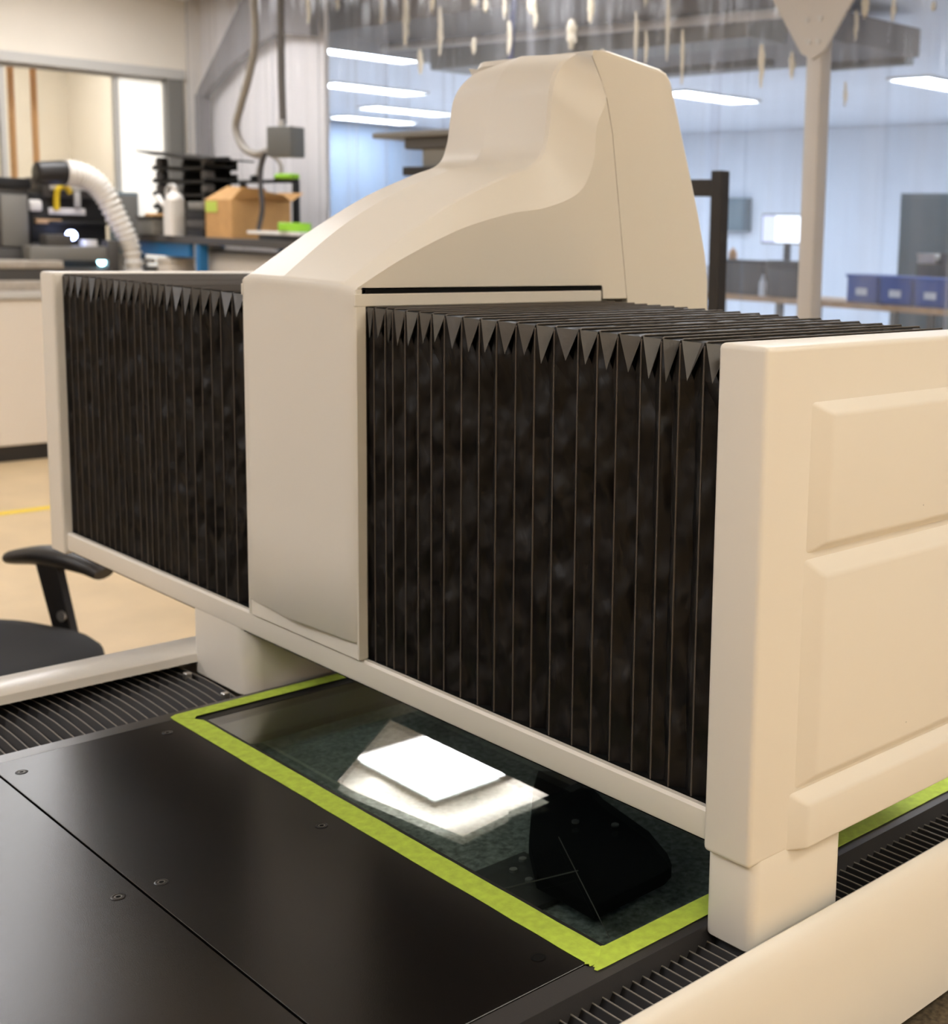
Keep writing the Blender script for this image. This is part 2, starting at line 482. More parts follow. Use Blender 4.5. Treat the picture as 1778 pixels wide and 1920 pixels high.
# base
mobj('base_cabinet', rbox(-1.10, 0.06, -0.90, 1.05, -T, -0.20, 0.01), 'dgrey')
mobj('granite_bed', rbox(-1.14, 0.20, -0.97, 1.10, -0.30, -0.165, 0.008), 'granite_brown')
mobj('granite_floor', boxes([(-0.86, -0.01, -0.13, 0.80, -0.16, -0.07)]), 'granite')
mobj('well_wall', boxes([(-0.872, -0.855, -0.14, 0.82, -0.10, -0.012), (-0.022, -0.004, -0.14, 0.82, -0.10, -0.012),
                         (-0.86, -0.01, -0.142, -0.128, -0.10, -0.012), (-0.86, -0.01, 0.80, 0.82, -0.10, -0.012)]), 'deepblack')
# table frame around panels and glass
mobj('table_frame', boxes([(-0.870, -0.8455, -0.97, 0.85, -0.055, -0.0005), (-0.0275, 0.0005, -0.97, 0.85, -0.055, -0.0005),
                           (-0.8455, -0.0275, 0.715, 0.85, -0.02, -0.0005)]), 'frame')
mobj('panel_underlay', boxes([(-0.86, -0.012, -0.97, -0.128, -0.030, -0.0125)]), 'deepblack')
def cover_panel(y0, y1, screws):
    p = mobj('cover_panel', rbox(-0.8440, -0.0290, y0, y1, -0.012, 0.0, 0.0004, 1), 'panel')
    for i, (x, y, hole) in enumerate(screws):
        bm = bmesh.new()
        n = 20
        prof = [(0.0070, 0.0003), (0.0056, 0.0006), (0.0046, 0.0002)]
        rings = [[bm.verts.new((x + r * math.cos(2 * math.pi * k / n), y + r * math.sin(2 * math.pi * k / n), z)) for k in range(n)] for r, z in prof]
        for a, b in zip(rings, rings[1:]):
            for k in range(n):
                bm.faces.new((a[k], a[(k + 1) % n], b[(k + 1) % n], b[k]))
        bm.faces.new(rings[-1])
        mobj('screw', bm, 'deepblack' if hole else 'screw', p)
        if not hole:
            bm = bmesh.new()
            cyl(bm, (x, y, 0.0003), (0, 0, 1), 0.0022, 0.0003, 6)
            mobj('screw_socket', bm, 'deepblack', p)
            bm = bmesh.new()
            ring = [[bm.verts.new((x + r * math.cos(2 * math.pi * k / 20), y + r * math.sin(2 * math.pi * k / 20), 0.0007)) for k in range(20)] for r in (0.0029, 0.0037)]
            for k in range(20):
                bm.faces.new((ring[0][k], ring[0][(k + 1) % 20], ring[1][(k + 1) % 20], ring[1][k]))
            mobj('screw_rim', bm, 'mgrey', p)
    return p
cover_panel(-0.354, -0.1275, [(-0.800, -0.333, 0), (-0.805, -0.153, 0), (-0.435, -0.152, 0), (-0.431, -0.334, 0), (-0.066, -0.152, 1)])
cover_panel(-0.970, -0.3565, [(-0.431, -0.377, 0)])
# stage glass with its dark seal
mobj('stage_glass', rbox(-0.835, -0.022, -0.113, 0.715, -0.007, -0.0015, 0.0004, 1), 'glass')
mobj('glass_seal', boxes([(-0.8455, -0.0275, -0.1275, -0.093, -0.010, -0.0010), (-0.8455, -0.818, -0.093, 0.715, -0.010, -0.0010),
                          (-0.040, -0.0275, -0.093, 0.715, -0.010, -0.0010)]), 'black')
# way covers: one fold per rib
def way_cover(x0, x1, zc, ys, bow, sw):
    w = mobj('way_cover', boxes([(x0, x1, ys[0], ys[-1], zc - 0.022, zc - 0.016)]), 'deepblack')
    d = ys[1] - ys[0]
    n = 8
    def prof(k):
        t = k / n
        return x0 + (x1 - x0) * t, zc + bow * math.sin(math.pi * t), sw * math.sin(math.pi * (t - 0.15))
    bm = bmesh.new()
    A, B, D = [], [], []
    for k in range(n + 1):
        x, z, s = prof(k)
        A.append(bm.verts.new((x, s - d / 2, z - 0.010)))
        B.append(bm.verts.new((x, s, z)))
        D.append(bm.verts.new((x, s + d / 2, z - 0.010)))
    for k in range(n):
        bm.faces.new((A[k], A[k + 1], B[k + 1], B[k]))
        bm.faces.new((B[k], B[k + 1], D[k + 1], D[k]))
    bmesh.ops.translate(bm, verts=bm.verts, vec=(0, 0, T))
    f0 = obj('fold', bm, 'waycloth', w)
    bm = bmesh.new()
    tube(bm, [(prof(k)[0], prof(k)[2], prof(k)[1] + 0.0004) for k in range(n + 1)], 0.0009, 5)
    bmesh.ops.translate(bm, verts=bm.verts, vec=(0, 0, T))
    e0 = obj('fold_edge', bm, 'wayedge', w)
    for i, y in enumerate(ys):
        for src in (f0, e0):
            o = src if i == 0 else src.copy()
            if i:
                COL.objects.link(o)
                o.parent = w
            o.location = (0, y, 0)
    return w
way_cover(-1.105, -0.868, -0.012, [-0.9465 + 0.0139 * k for k in range(68)], 0.004, 0.003)
way_cover(-0.002, 0.062, -0.018, [-0.9518 + 0.0124 * k for k in range(123)], 0.0, 0.0)
mobj('way_clip', rbox(-1.02, -1.01, -0.030, -0.020, -0.012, -0.002, 0.001, 1), 'steel')
mobj('way_clip', rbox(-0.905, -0.895, -0.030, -0.020, -0.012, -0.002, 0.001, 1), 'steel')
# rail covers
bm = bmesh.new()
prism(bm, [(0.0635, -0.03), (0.0635, 0.004), (0.069, 0.008), (0.074, 0.006), (0.079, -0.001), (0.084, -0.012), (0.0875, -0.04), (0.094, -0.150), (0.087, -0.150), (0.07, -0.06)], 'y', -0.98, 1.06)
mobj('rail_cover', bm, 'white', smooth=40)
bm = bmesh.new()
prism(bm, [(-1.034, 0.004), (-1.036, 0.016), (-1.042, 0.020), (-1.100, 0.022), (-1.110, 0.016), (-1.116, -0.02), (-1.13, -0.165), (-1.10, -0.165), (-1.105, -0.03), (-1.106, 0.004)], 'y', -0.98, 1.06)
mobj('rail_cover', bm, 'white_gloss', smooth=40)

# legs
mobj('leg', rbox_v(-0.003, 0.0575, 0.000, 0.137, -0.007, 0.105, 0.011, 5, 0.0015), 'white', smooth=40)
mobj('leg', rbox_v(-1.058, -0.886, 0.000, 0.33, -0.012, 0.100, 0.026, 6), 'white', smooth=40)

# front beam, with the dark lip under it, rear beam and guide rail
bm = bmesh.new()
prism(bm, [(0.0, 0.086), (-0.0015, 0.090), (-0.0015, 0.1145), (0.001, 0.1175), (0.03, 0.1175), (0.03, 0.084), (0.003, 0.084)], 'x', -1.500, 0.000)
mobj('front_beam', bm, 'white', smooth=25)
bm = bmesh.new()
prism(bm, [(-1.5, 0.004), (0, 0.004), (0, 0.090), (-0.453, 0.052), (-0.697, 0.022), (-1.5, 0.022)], 'z', 0.082, 0.0835)
mobj('beam_underside', bm, 'deepblack')
bm = bmesh.new()
prism(bm, [(-1.5, 0.045), (-0.732, 0.045), (-1.015, 0.40), (-1.5, 0.40)], 'z', 0.098, 0.102)
mobj('bottom_cover', bm, 'mgrey')
bm = bmesh.new()
prism(bm, [(-0.541, 0.118), (-0.30, 0.07), (0.0, 0.07), (0.0, 0.36), (-0.57, 0.36), (-0.561, 0.254)], 'z', 0.135, 0.139)
mobj('bottom_cover', bm, 'deepblack')
mobj('rear_beam', rbox(-1.5, 0, 0.37, 0.405, 0.10, 0.195, 0.004), 'dgrey')
gr = mobj('guide_rail', rbox(-1.0, 0.0, 0.352, 0.369, 0.128, 0.150, 0.002), 'steel')
bm = bmesh.new()
cyl(bm, (0, 0, 0), (0, 0, 1), 0.004, 0.001, 12)
bo = mobj('rail_bolt', bm, 'deepblack', gr)
for k in range(26):
    o = bo if k == 0 else bo.copy()
    if k:
        COL.objects.link(o)
        o.parent = gr
    o.location = (-0.98 + 0.038 * k, 0.3605, 0.1272)
# optical head hanging inside the gantry, seen only mirrored in the glass
mobj('optical_head', rbox(-0.675, -0.58, 0.30, 0.365, 0.20, 0.45, 0.004), 'deepblack')
# carriage, bracket and thin grey lines below the glass
bm = bmesh.new()
prism(bm, [(-0.405, 0.123), (-0.30, 0.03), (-0.232, -0.015), (-0.140, -0.015), (-0.143, 0.090), (-0.150, 0.108), (-0.170, 0.122), (-0.224, 0.146), (-0.324, 0.167), (-0.404, 0.197), (-0.445, 0.165)], 'z', -0.045, -0.030)
cg = mobj('lower_carriage', bm, 'deepblack')
for (x, y) in ((-0.262, 0.128), (-0.30, 0.10)):
    bm = bmesh.new()
    cyl(bm, (x, y, -0.030), (0, 0, 1), 0.0045, 0.002, 14)
    mobj('carriage_screw', bm, 'steel', cg)
br = mobj('under_bracket', rbox(-0.335, -0.225, -0.045, 0.052, -0.069, -0.062, 0.001, 1), 'dgrey')
for (x, y) in ((-0.305, 0.012), (-0.285, 0.034), (-0.275, 0.010), (-0.262, 0.028), (-0.318, 0.036)):
    bm = bmesh.new()
    cyl(bm, (x, y, -0.062), (0, 0, 1), 0.0045, 0.003, 14)
    mobj('bracket_screw', bm, 'steel', br)
bm = bmesh.new()
tube(bm, [(-0.272, 0.050, -0.022), (-0.075, -0.055, -0.022)], 0.0006, 5)
mobj('edge_strip', bm, 'mgrey')
bm = bmesh.new()
tube(bm, [(-0.205, 0.020, -0.027), (-0.235, -0.085, -0.027)], 0.0008, 5)
mobj('edge_strip', bm, 'mgrey')

# end caps
def end_cap(x_in, x_out, detailed):
    s = 1 if x_out > x_in else -1
    a, b = sorted((x_in, x_out))
    bm = bmesh.new()
    # outline in y-z with a slightly chamfered bottom front corner
    yb = 0.415
    poly = [(-0.008, 0.079), (yb, 0.079), (yb, 0.5605), (-0.008, 0.5605)]
    prism(bm, poly, 'x', a, b)
    bmesh.ops.bevel(bm, geom=list(bm.edges), offset=0.0055, segments=4, profile=0.5, affect='EDGES')
    cap = mobj('end_cap', bm, 'white', smooth=50)
    if detailed:
        f = x_out
        for (y0, z0, z1, by, bb, bt) in ((0.056, 0.3665, 0.5085, 0.022, 0.010, 0.012), (0.054, 0.1385, 0.3625, 0.022, 0.012, 0.018), (0.046, 0.0795, 0.1375, 0.020, 0.0, 0.014)):
            bm = bmesh.new()
            h = 0.0105
            O = [(y0, z0), (yb - 0.01, z0), (yb - 0.01, z1), (y0, z1)]
            I = [(y0 + by, z0 + bb), (yb - 0.02, z0 + bb), (yb - 0.02, z1 - bt), (y0 + by, z1 - bt)]
            vo = [bm.verts.new((f - 0.0008, *p)) for p in O]
            vi = [bm.verts.new((f + h, *p)) for p in I]
            for k in range(4):
                bm.faces.new((vo[k], vo[(k + 1) % 4], vi[(k + 1) % 4], vi[k]))
            bm.faces.new(vi)
            bm.faces.new(vo[::-1])
            es = [e for e in bm.edges if all(v in vi for v in e.verts)] + [e for e in bm.edges if (e.verts[0] in vi) != (e.verts[1] in vi)]
            bmesh.ops.bevel(bm, geom=es, offset=0.003, segments=3, profile=0.5, affect='EDGES')
            mobj('raised_panel', bm, 'white', cap, 60)
        # round finger recess near the right edge, its shade painted grey, two small dents
        bm = bmesh.new()
        cy, cz, n = 0.312, 0.413, 40
        prof = [(0.036, 0.0108), (0.034, 0.0090), (0.033, 0.0120), (0.030, 0.0110), (0.028, 0.0112)]
        rings = [[bm.verts.new((f + x, cy + r * math.cos(2 * math.pi * k / n), cz + r * math.sin(2 * math.pi * k / n))) for k in range(n)] for r, x in prof]
        for q, p in zip(rings, rings[1:]):
            for k in range(n):
                bm.faces.new((q[k], q[(k + 1) % n], p[(k + 1) % n], p[k]))
        bm.faces.new(rings[-1])
        mobj('shaded_recess', bm, 'mgrey', cap, 40)
        for (y, z) in ((0.232, 0.392), (0.222, 0.166)):
            bm = bmesh.new()
            cyl(bm, (f + 0.0102, y, z), (1, 0, 0), 0.0014, 0.0005, 10, 0.0006)
            mobj('dent', bm, 'lgrey', cap)
    return cap
end_cap(0.000, 0.058, True)
end_cap(-1.500, -1.556, False)

# gantry bellows: one object per pleat, piping along every peak
def gantry_bellows(peaks):
    bl = mobj('gantry_bellows', boxes([(peaks[0], peaks[-1], 0.0065, 0.055, 0.1170, 0.1182), (peaks[0], peaks[-1], 0.0225, 0.027, 0.1175, 0.542), (peaks[0], peaks[-1], 0.0225, 0.395, 0.538, 0.542)]), 'deepblack')
    zt, yf, yb, zb = 0.5575, 0.008, 0.402, 0.1172
    rnd = random.Random(3)
    n = 12
    for i in range(len(peaks) - 1):
        a, b = peaks[i], peaks[i + 1]
        w = b - a
        mid = a + w * (0.5 + rnd.uniform(-0.10, 0.10))
        dep = min(0.012, 0.32 * w)
        zv = zt - 0.036 - rnd.uniform(-0.004, 0.006)
        ztop = zt - min(0.012, 0.30 * w)
        bm = bmesh.new()
        pa, pv, pb = [], [], []
        for k in range(n + 1):
            t = k / n
            j = rnd.uniform(-0.0012, 0.0012) if 0 < k < n else 0
            pa.append(bm.verts.new((a, yf, zb + (zt - zb) * t)))
            pv.append(bm.verts.new((mid + j, yf + dep * (1.0 if k < n else 0.6) + j, zb + (zv - zb) * t)))
            pb.append(bm.verts.new((b, yf, zb + (zt - zb) * t)))
        for k in range(n):
            # bulging halves: an extra row half way gives the cloth its pillow
            for P, sgn in ((pa, 1), (pb, -1)):
                q = (P[k], pv[k], pv[k + 1], P[k + 1])
                bm.faces.new(q if sgn > 0 else q[::-1])
        # corner gusset: triangle folded in between two peaks, painted pale as if lit from above
        ta = bm.verts.new((a + 0.0008, yf + 0.0010, zt - 0.001))
        tb = bm.verts.new((b - 0.0008, yf + 0.0010, zt - 0.001))
        tm = bm.verts.new((mid, yf + 0.015, zt - 0.0030))
        tv = bm.verts.new((mid, yf - (0.0035 if w > 0.022 else 0.0005), zv))
        bm.faces.new((ta, tv, tm)).material_index = 1
        bm.faces.new((tm, tv, tb)).material_index = 1
        # top: valley runs back
        ra = bm.verts.new((a, yb, zt)); rb = bm.verts.new((b, yb, zt))
        va = bm.verts.new((mid, yf + 0.040, ztop)); vb = bm.verts.new((mid, yb, ztop))
        bm.faces.new((ta, tm, va)); bm.faces.new((tm, tb, va))
        bm.faces.new((ta, va, vb, ra))
        bm.faces.new((va, tb, rb, vb))
        # back skirt
        sa = bm.verts.new((a, yb, zt - 0.09)); sb = bm.verts.new((b, yb, zt - 0.09)); sv = bm.verts.new((mid, yb - 0.012, zt - 0.09))
        bm.faces.new((ra, vb, sv, sa)); bm.faces.new((vb, rb, sb, sv))
        mobj('pleat', bm, 'fabric', bl).data.materials.append(M['gusset'])
    for i, a in enumerate(peaks):
        bm = bmesh.new()
        tube(bm, [(a, yf, zb), (a, yf, zt - 0.004), (a, yf + 0.0012, zt - 0.0012), (a, yf + 0.004, zt), (a, yb, zt)], 0.0010, 6)
        mobj('piping', bm, 'piping', bl, 60)
    return bl
gantry_bellows([-0.621, -0.590, -0.573, -0.549, -0.533, -0.508, -0.482, -0.456, -0.431, -0.399, -0.367, -0.337, -0.304, -0.273, -0.242, -0.205, -0.176, -0.147, -0.114, -0.087, -0.062, -0.031, -0.001])
gantry_bellows([-1.498, -1.474, -1.449, -1.421, -1.397, -1.37, -1.348, -1.327, -1.304, -1.281, -1.256, -1.23, -1.208, -1.189, -1.169, -1.148, -1.126, -1.102, -1.069, -1.041, -1.013, -0.983, -0.954, -0.92, -0.885])

# head housing
hh = bpy.data.objects.new('head_housing', None)
COL.objects.link(hh)
hh.parent = mach
XC_, XR, XS = -0.735, -0.612, -0.586
XRL, XSL = -0.838, -0.860
crease = [(-0.020, 0.586), (0.062, 0.649), (0.146, 0.697), (0.225, 0.728), (0.272, 0.743), (0.291, 0.764), (0.303, 0.808), (0.310, 0.838), (0.320, 0.862), (0.337, 0.884), (0.362, 0.900)]
ridge = [(-0.010, 0.5845), (0.080, 0.644), (0.164, 0.692), (0.242, 0.7255), (0.2875, 0.7435), (0.304, 0.772), (0.310, 0.818), (0.3125, 0.844), (0.320, 0.866), (0.335, 0.883), (0.357, 0.8945)]
side = [(-0.006, 0.580), (0.062, 0.617), (0.146, 0.653), (0.223, 0.674), (0.288, 0.685), (0.345, 0.708), (0.369, 0.750), (0.374, 0.797), (0.391, 0.836), (0.380, 0.861), (0.362, 0.890)]
ridge_l = ridge[:6] + [(0.311, 0.815), (0.316, 0.838), (0.329, 0.859), (0.350, 0.877), (0.370, 0.888)]
rl = spline(ridge_l, 14); cr = spline(crease, 14); rd = spline(ridge, 14); sd = spline(side, 14)
bm = bmesh.new()
rows = []
def row(pts):
    rows.append([bm.verts.new(p) for p in pts])
def section(c, r, s, l):
    mid_y, mid_z = (c[0] + r[0]) / 2, (c[1] + r[1]) / 2
    # a ridge fillet point keeps the edge between slope and flank soft
    f1 = (r[0] * 0.94 + mid_y * 0.06, r[1] * 0.94 + mid_z * 0.06)
    f2 = (r[0] * 0.95 + s[0] * 0.05, r[1] * 0.95 + s[1] * 0.05)
    ml_y, ml_z = (c[0] + l[0]) / 2, (c[1] + l[1]) / 2
    l1 = (l[0] * 0.94 + ml_y * 0.06, l[1] * 0.94 + ml_z * 0.06)
    l2 = (l[0] * 0.95 + s[0] * 0.05, l[1] * 0.95 + s[1] * 0.05)
    XRf = XR - 0.03 * (XR - XC_)
    XRLf = XRL + 0.03 * (XC_ - XRL)
    return [(XSL, s[0], s[1]), (XRL - 0.05 * (XRL - XSL), *l2), (XRLf, *l1), ((XRL + XC_) / 2, ml_y, ml_z), (XC_, c[0], c[1]),
            ((XR + XC_) / 2, mid_y, mid_z), (XRf, *f1), (XR + 0.05 * (XS - XR), *f2), (XS, s[0], s[1])]
def front_row(z, off=0.0):
    y = -0.020 + off
    return [(XSL, y + 0.015, z), (XSL + 0.005, y + 0.0105, z), (XRL, y + 0.0085, z), ((XRL + XC_) / 2, y + 0.0045, z), (XC_, y, z),
            ((XR + XC_) / 2, y + 0.0035, z), (XR, y + 0.0065, z), (XS - 0.005, y + 0.0085, z), (XS, y + 0.013, z)]
row(front_row(0.139, 0.010))
row(front_row(0.140, 0.003))
row(front_row(0.143, 0.0))
for z in (0.25, 0.40, 0.53, 0.560, 0.570):
    row(front_row(z))
for t in (0.35, 0.75):
    a = front_row(0.570); b = section(cr[0], rd[0], sd[0], rl[0])
    r_ = [tuple(a[i][j] * (1 - t) + b[i][j] * t for j in range(3)) for i in range(9)]
    row([(p[0], p[1] - 0.0012, p[2]) for p in r_])
for k in range(0, len(cr)):
    row(section(cr[k], rd[k], sd[k], rl[k]))
for a, b in zip(rows, rows[1:]):
    for k in range(8):
        bm.faces.new((a[k], a[k + 1], b[k + 1], b[k]))
for a, b in zip(rows[9:], rows[10:]):
    for k in (1, 2, 4, 6, 7):           # crease and ridge lines stay crisp
        bm.edges.get((a[k], b[k])).smooth = False
sh = mobj('front_shell', bm, 'white', hh)
for p in sh.data.polygons:
    p.use_smooth = True
# flank panels of the front shell (x = side planes), down to the slot line
for X, nm in ((XS, 1), (XSL, -1)):
    bm = bmesh.new()
    K = 8 * 14                     # station where the flank reaches the seam
    th = -0.004 * nm
    top_ = [p for p in sd[:K + 1]]
    bot_ = [(-0.006 + 0.396 * (p[0] + 0.006) / (sd[K][0] + 0.006), 0.5785) for p in top_]
    out = []
    for x_ in (X, X + th):
        A = [bm.verts.new((x_, *p)) for p in top_]
        B = [bm.verts.new((x_, *p)) for p in bot_]
        for a_, b_, c2, d2 in zip(A, A[1:], B[1:], B):
            bm.faces.new((a_, b_, c2, d2))
        S_ = [bm.verts.new((x_, *p)) for p in ((0.4035, 0.789), (0.4375, 0.561), (0.392, 0.561))]
        bm.faces.new((A[-1], S_[0], S_[1], S_[2], B[-1]))
        out.append(A + S_ + B[::-1])
    for k in range(len(out[0])):
        k2 = (k + 1) % len(out[0])
        bm.faces.new((out[0][k], out[0][k2], out[1][k2], out[1][k]))
    mobj('flank_panel', bm, 'white', hh)
    # slot, its shade painted as a black strip, and the flange below it
    mobj('slot', boxes([(X - 0.008 * (nm > 0) , X + 0.008 * (nm < 0), 0.0, 0.388, 0.560, 0.5800)]) if nm > 0 else boxes([(X, X + 0.008, 0.0, 0.388, 0.560, 0.580)]), 'deepblack', hh)
    a, b = sorted((X - 0.003 * nm, X + 0.0008 * nm))
    mobj('flange', rbox(a, b, -0.010, 0.388, 0.5575, 0.5725, 0.0008, 1), 'white', hh)
    a, b = sorted((X - 0.004 * nm, X))
    mobj('cover_edge', rbox(a, b, -0.0085, 0.006, 0.1185, 0.5785, 0.0012, 1), 'white', hh)
mobj('lower_lip', rbox(XSL + 0.002, XS - 0.002, -0.0065, 0.004, 0.1178, 0.1450, 0.001, 1), 'white', hh)
# rear shell, split from the front one by the seam
bm = bmesh.new()
poly = [(0.3925, 0.836), (0.3802, 0.8625), (0.3632, 0.891), (0.366, 0.8985), (0.400, 0.9015), (0.497, 0.889), (0.512, 0.884), (0.522, 0.872), (0.5555, 0.778), (0.588, 0.686), (0.606, 0.625), (0.613, 0.585), (0.615, 0.541), (0.615, 0.45), (0.448, 0.45), (0.4386, 0.561), (0.4045, 0.789)]
prism(bm, poly, 'x', XSL, XS)
es = [e for e in bm.edges if e.is_manifold and abs(e.verts[0].co.x - e.verts[1].co.x) < 1e-6 and min(e.verts[0].co.y, e.verts[1].co.y) > 0.399 and max(e.verts[0].co.z, e.verts[1].co.z) > 0.5 and not (max(e.verts[0].co.y, e.verts[1].co.y) < 0.45 and min(e.verts[0].co.z, e.verts[1].co.z) < 0.88)]
es_l = [e for e in bm.edges if all(abs(v.co.x - XSL) < 1e-6 and v.co.z > 0.868 for v in e.verts)]
bmesh.ops.bevel(bm, geom=es_l, offset=0.032, segments=5, profile=0.5, affect='EDGES')
es = [e for e in es if e.is_valid and all(abs(v.co.x - XS) < 1e-6 for v in e.verts)]
bmesh.ops.bevel(bm, geom=es, offset=0.010, segments=3, profile=0.5, affect='EDGES')
mobj('rear_shell', bm, 'white', hh, 35)

# ------------------------------------------------------------------ masking tape on the stage
def tape_strip(pts_in, z, label, loc):
    bm = bmesh.new()
    A = [bm.verts.new((p[0] - loc[0], p[1] - loc[1], 0)) for p in pts_in]
    bm.faces.new(A)
    bmesh.ops.triangulate(bm, faces=bm.faces)
    r = bmesh.ops.extrude_face_region(bm, geom=list(bm.faces))
    bmesh.ops.translate(bm, verts=[v for v in r['geom'] if isinstance(v, bmesh.types.BMVert)], vec=(0, 0, 0.0004))
    o = obj('masking_tape_strip', bm, 'tape', loc=(loc[0], loc[1], T + z))
    return tag(o, label, 'tape', 'green tape strips on the glass')
rt_ = random.Random(5)
def edge(p, q, n, amp):
    out = []
    for k in range(n + 1):
        t = k / n
        j = rt_.uniform(-amp, amp)
        dx, dy = q[0] - p[0], q[1] - p[1]
        L = math.hypot(dx, dy)
        out.append((p[0] + dx * t - dy / L * j, p[1] + dy * t + dx / L * j))
    return out
front = edge((-0.846, -0.1275), (-0.030, -0.1275), 24, 0.0004) + [(-0.028, -0.1300), (-0.026, -0.1265), (-0.0225, -0.1285), (-0.021, -0.122), (-0.019, -0.117), (-0.022, -0.110), (-0.027, -0.1040), (-0.034, -0.1000)] + edge((-0.037, -0.0990), (-0.815, -0.0990), 24, 0.0004) + [(-0.824, -0.104), (-0.836, -0.113), (-0.843, -0.119)]
tape_strip(front, 0.0003, 'lime green tape strip along the near edge of the glass beside the black panels', (-0.43, -0.113))
right = [(-0.0400, -0.0985)] + edge((-0.0385, -0.0960), (-0.0365, 0.70), 20, 0.0003) + edge((-0.0105, 0.70), (-0.0110, -0.108), 20, 0.0003) + [(-0.0112, -0.120), (-0.0118, -0.1290), (-0.0150, -0.1300), (-0.0175, -0.1265), (-0.0195, -0.1275), (-0.0215, -0.121), (-0.0240, -0.1195), (-0.027, -0.113), (-0.033, -0.106)]
tape_strip(right, 0.0008, 'lime green tape strip passing under the right leg of the gantry', (-0.024, 0.29))
left = [(-0.852, -0.1270), (-0.846, -0.1275)] + [(-0.838, -0.1165), (-0.826, -0.106)] + edge((-0.834, -0.100), (-0.840, 0.70), 16, 0.0003) + edge((-0.864, 0.70), (-0.858, -0.105), 16, 0.0003) + [(-0.857, -0.119)]
tape_strip(left, 0.0008, 'lime green tape strip beside the far left gantry leg', (-0.85, 0.29))
back = edge((-0.86, 0.700), (-0.01, 0.700), 16, 0.0003) + edge((-0.01, 0.727), (-0.86, 0.727), 16, 0.0003)
tape_strip(back, 0.0013, 'lime green tape strip at the back edge of the glass behind the gantry', (-0.43, 0.713))

# ------------------------------------------------------------------ office chair
ch = thing('office_chair', 'black office chair with curved armrest to the left of the machine', 'chair', (-2.44, 0.13, 0), R_(20))
bm = bmesh.new()
n = 36
def sup(t, a, b, e=3.2):
    c, s = math.cos(t), math.sin(t)
    return (a * math.copysign(abs(c) ** (2 / e), c), b * math.copysign(abs(s) ** (2 / e), s))
rings = []
for sc_, z in ((0.86, 0.372), (0.97, 0.385), (1.0, 0.41), (0.985, 0.432), (0.92, 0.448), (0.70, 0.456), (0.35, 0.452)):
    rings.append([bm.verts.new((*[v * sc_ for v in sup(2 * math.pi * k / n, 0.255, 0.25)], z - (0.012 * max(0, math.cos(2 * math.pi * k / n)) ** 2 * sc_))) for k in range(n)])
for a, b in zip(rings, rings[1:]):
    for k in range(n):
        bm.faces.new((a[k], a[(k + 1) % n], b[(k + 1) % n], b[k]))
bm.faces.new(rings[0][::-1]); bm.faces.new(rings[-1])
obj('seat', bm, 'chairfabric', ch, 60)
for s in (1, -1):
    bm = bmesh.new()
    pts = spline([(-0.20, s * 0.285, 0.585), (-0.10, s * 0.285, 0.606), (0.0, s * 0.285, 0.612), (0.08, s * 0.283, 0.603), (0.125, s * 0.28, 0.585)], 6)
    rr = [0.020 + 0.012 * math.sin(math.pi * i / (len(pts) - 1)) for i in range(len(pts))]
    tube(bm, pts, 0.03, 12, rr)
    for v in bm.verts:
        v.co.y = s * 0.284 + (v.co.y - s * 0.284) * 1.45
        zc = 0.59
        v.co.z = zc + (v.co.z - zc) * 0.85
    arm = obj('armrest', bm, 'blackplastic', ch, 50)
    bm = bmesh.new()
    prism(bm, [(-0.075, 0.59), (-0.005, 0.595), (0.045, 0.40), (0.055, 0.365), (0.0, 0.365), (-0.015, 0.40)], 'y', s * 0.262 - 0.011, s * 0.262 + 0.011)
    bev(bm, 0.004)
    up_ = obj('arm_upright', bm, 'blackplastic', ch, 40)
    bm = bmesh.new()
    cyl(bm, (0.012, s * 0.262 - 0.013, 0.47), (0, -1, 0), 0.014, 0.005, 14)
    obj('bolt', bm, 'steel', up_)
bm = bmesh.new()
prism(bm, [(-0.23, 0.36), (-0.30, 0.42), (-0.34, 0.95), (-0.29, 0.96), (-0.26, 0.46), (-0.20, 0.38)], 'y', -0.20, 0.20)
bev(bm, 0.02, 3)
obj('backrest', bm, 'chairfabric', ch, 40)
bm = bmesh.new()
cyl(bm, (0, 0, 0.10), (0, 0, 1), 0.028, 0.275, 16)
obj('gas_post', bm, 'blackplastic', ch, 40)
for k in range(5):
    a = 2 * math.pi * k / 5 + 0.3
    bm = bmesh.new()
    tube(bm, [(0.02 * math.cos(a), 0.02 * math.sin(a), 0.115), (0.16 * math.cos(a), 0.16 * math.sin(a), 0.10), (0.29 * math.cos(a), 0.29 * math.sin(a), 0.075)], 0.02, 8, [0.026, 0.021, 0.015])
    lg = obj('base_leg', bm, 'blackplastic', ch, 50)
    bm = bmesh.new()
    cyl(bm, (0.29 * math.cos(a) - 0.02 * math.sin(a), 0.29 * math.sin(a) + 0.02 * math.cos(a), 0.028), (math.sin(a), -math.cos(a), 0), 0.028, 0.04, 16)
    obj('caster', bm, 'blackplastic', lg, 40)

# ------------------------------------------------------------------ left background: counter, equipment, bench
fl = obj('floor_tape', boxes([(-6.04, -5.96, -3.0, 3.2, 0.0005, 0.0015)]), 'yellow')
tag(fl, 'yellow marking tape line on the tan floor', 'floor tape')

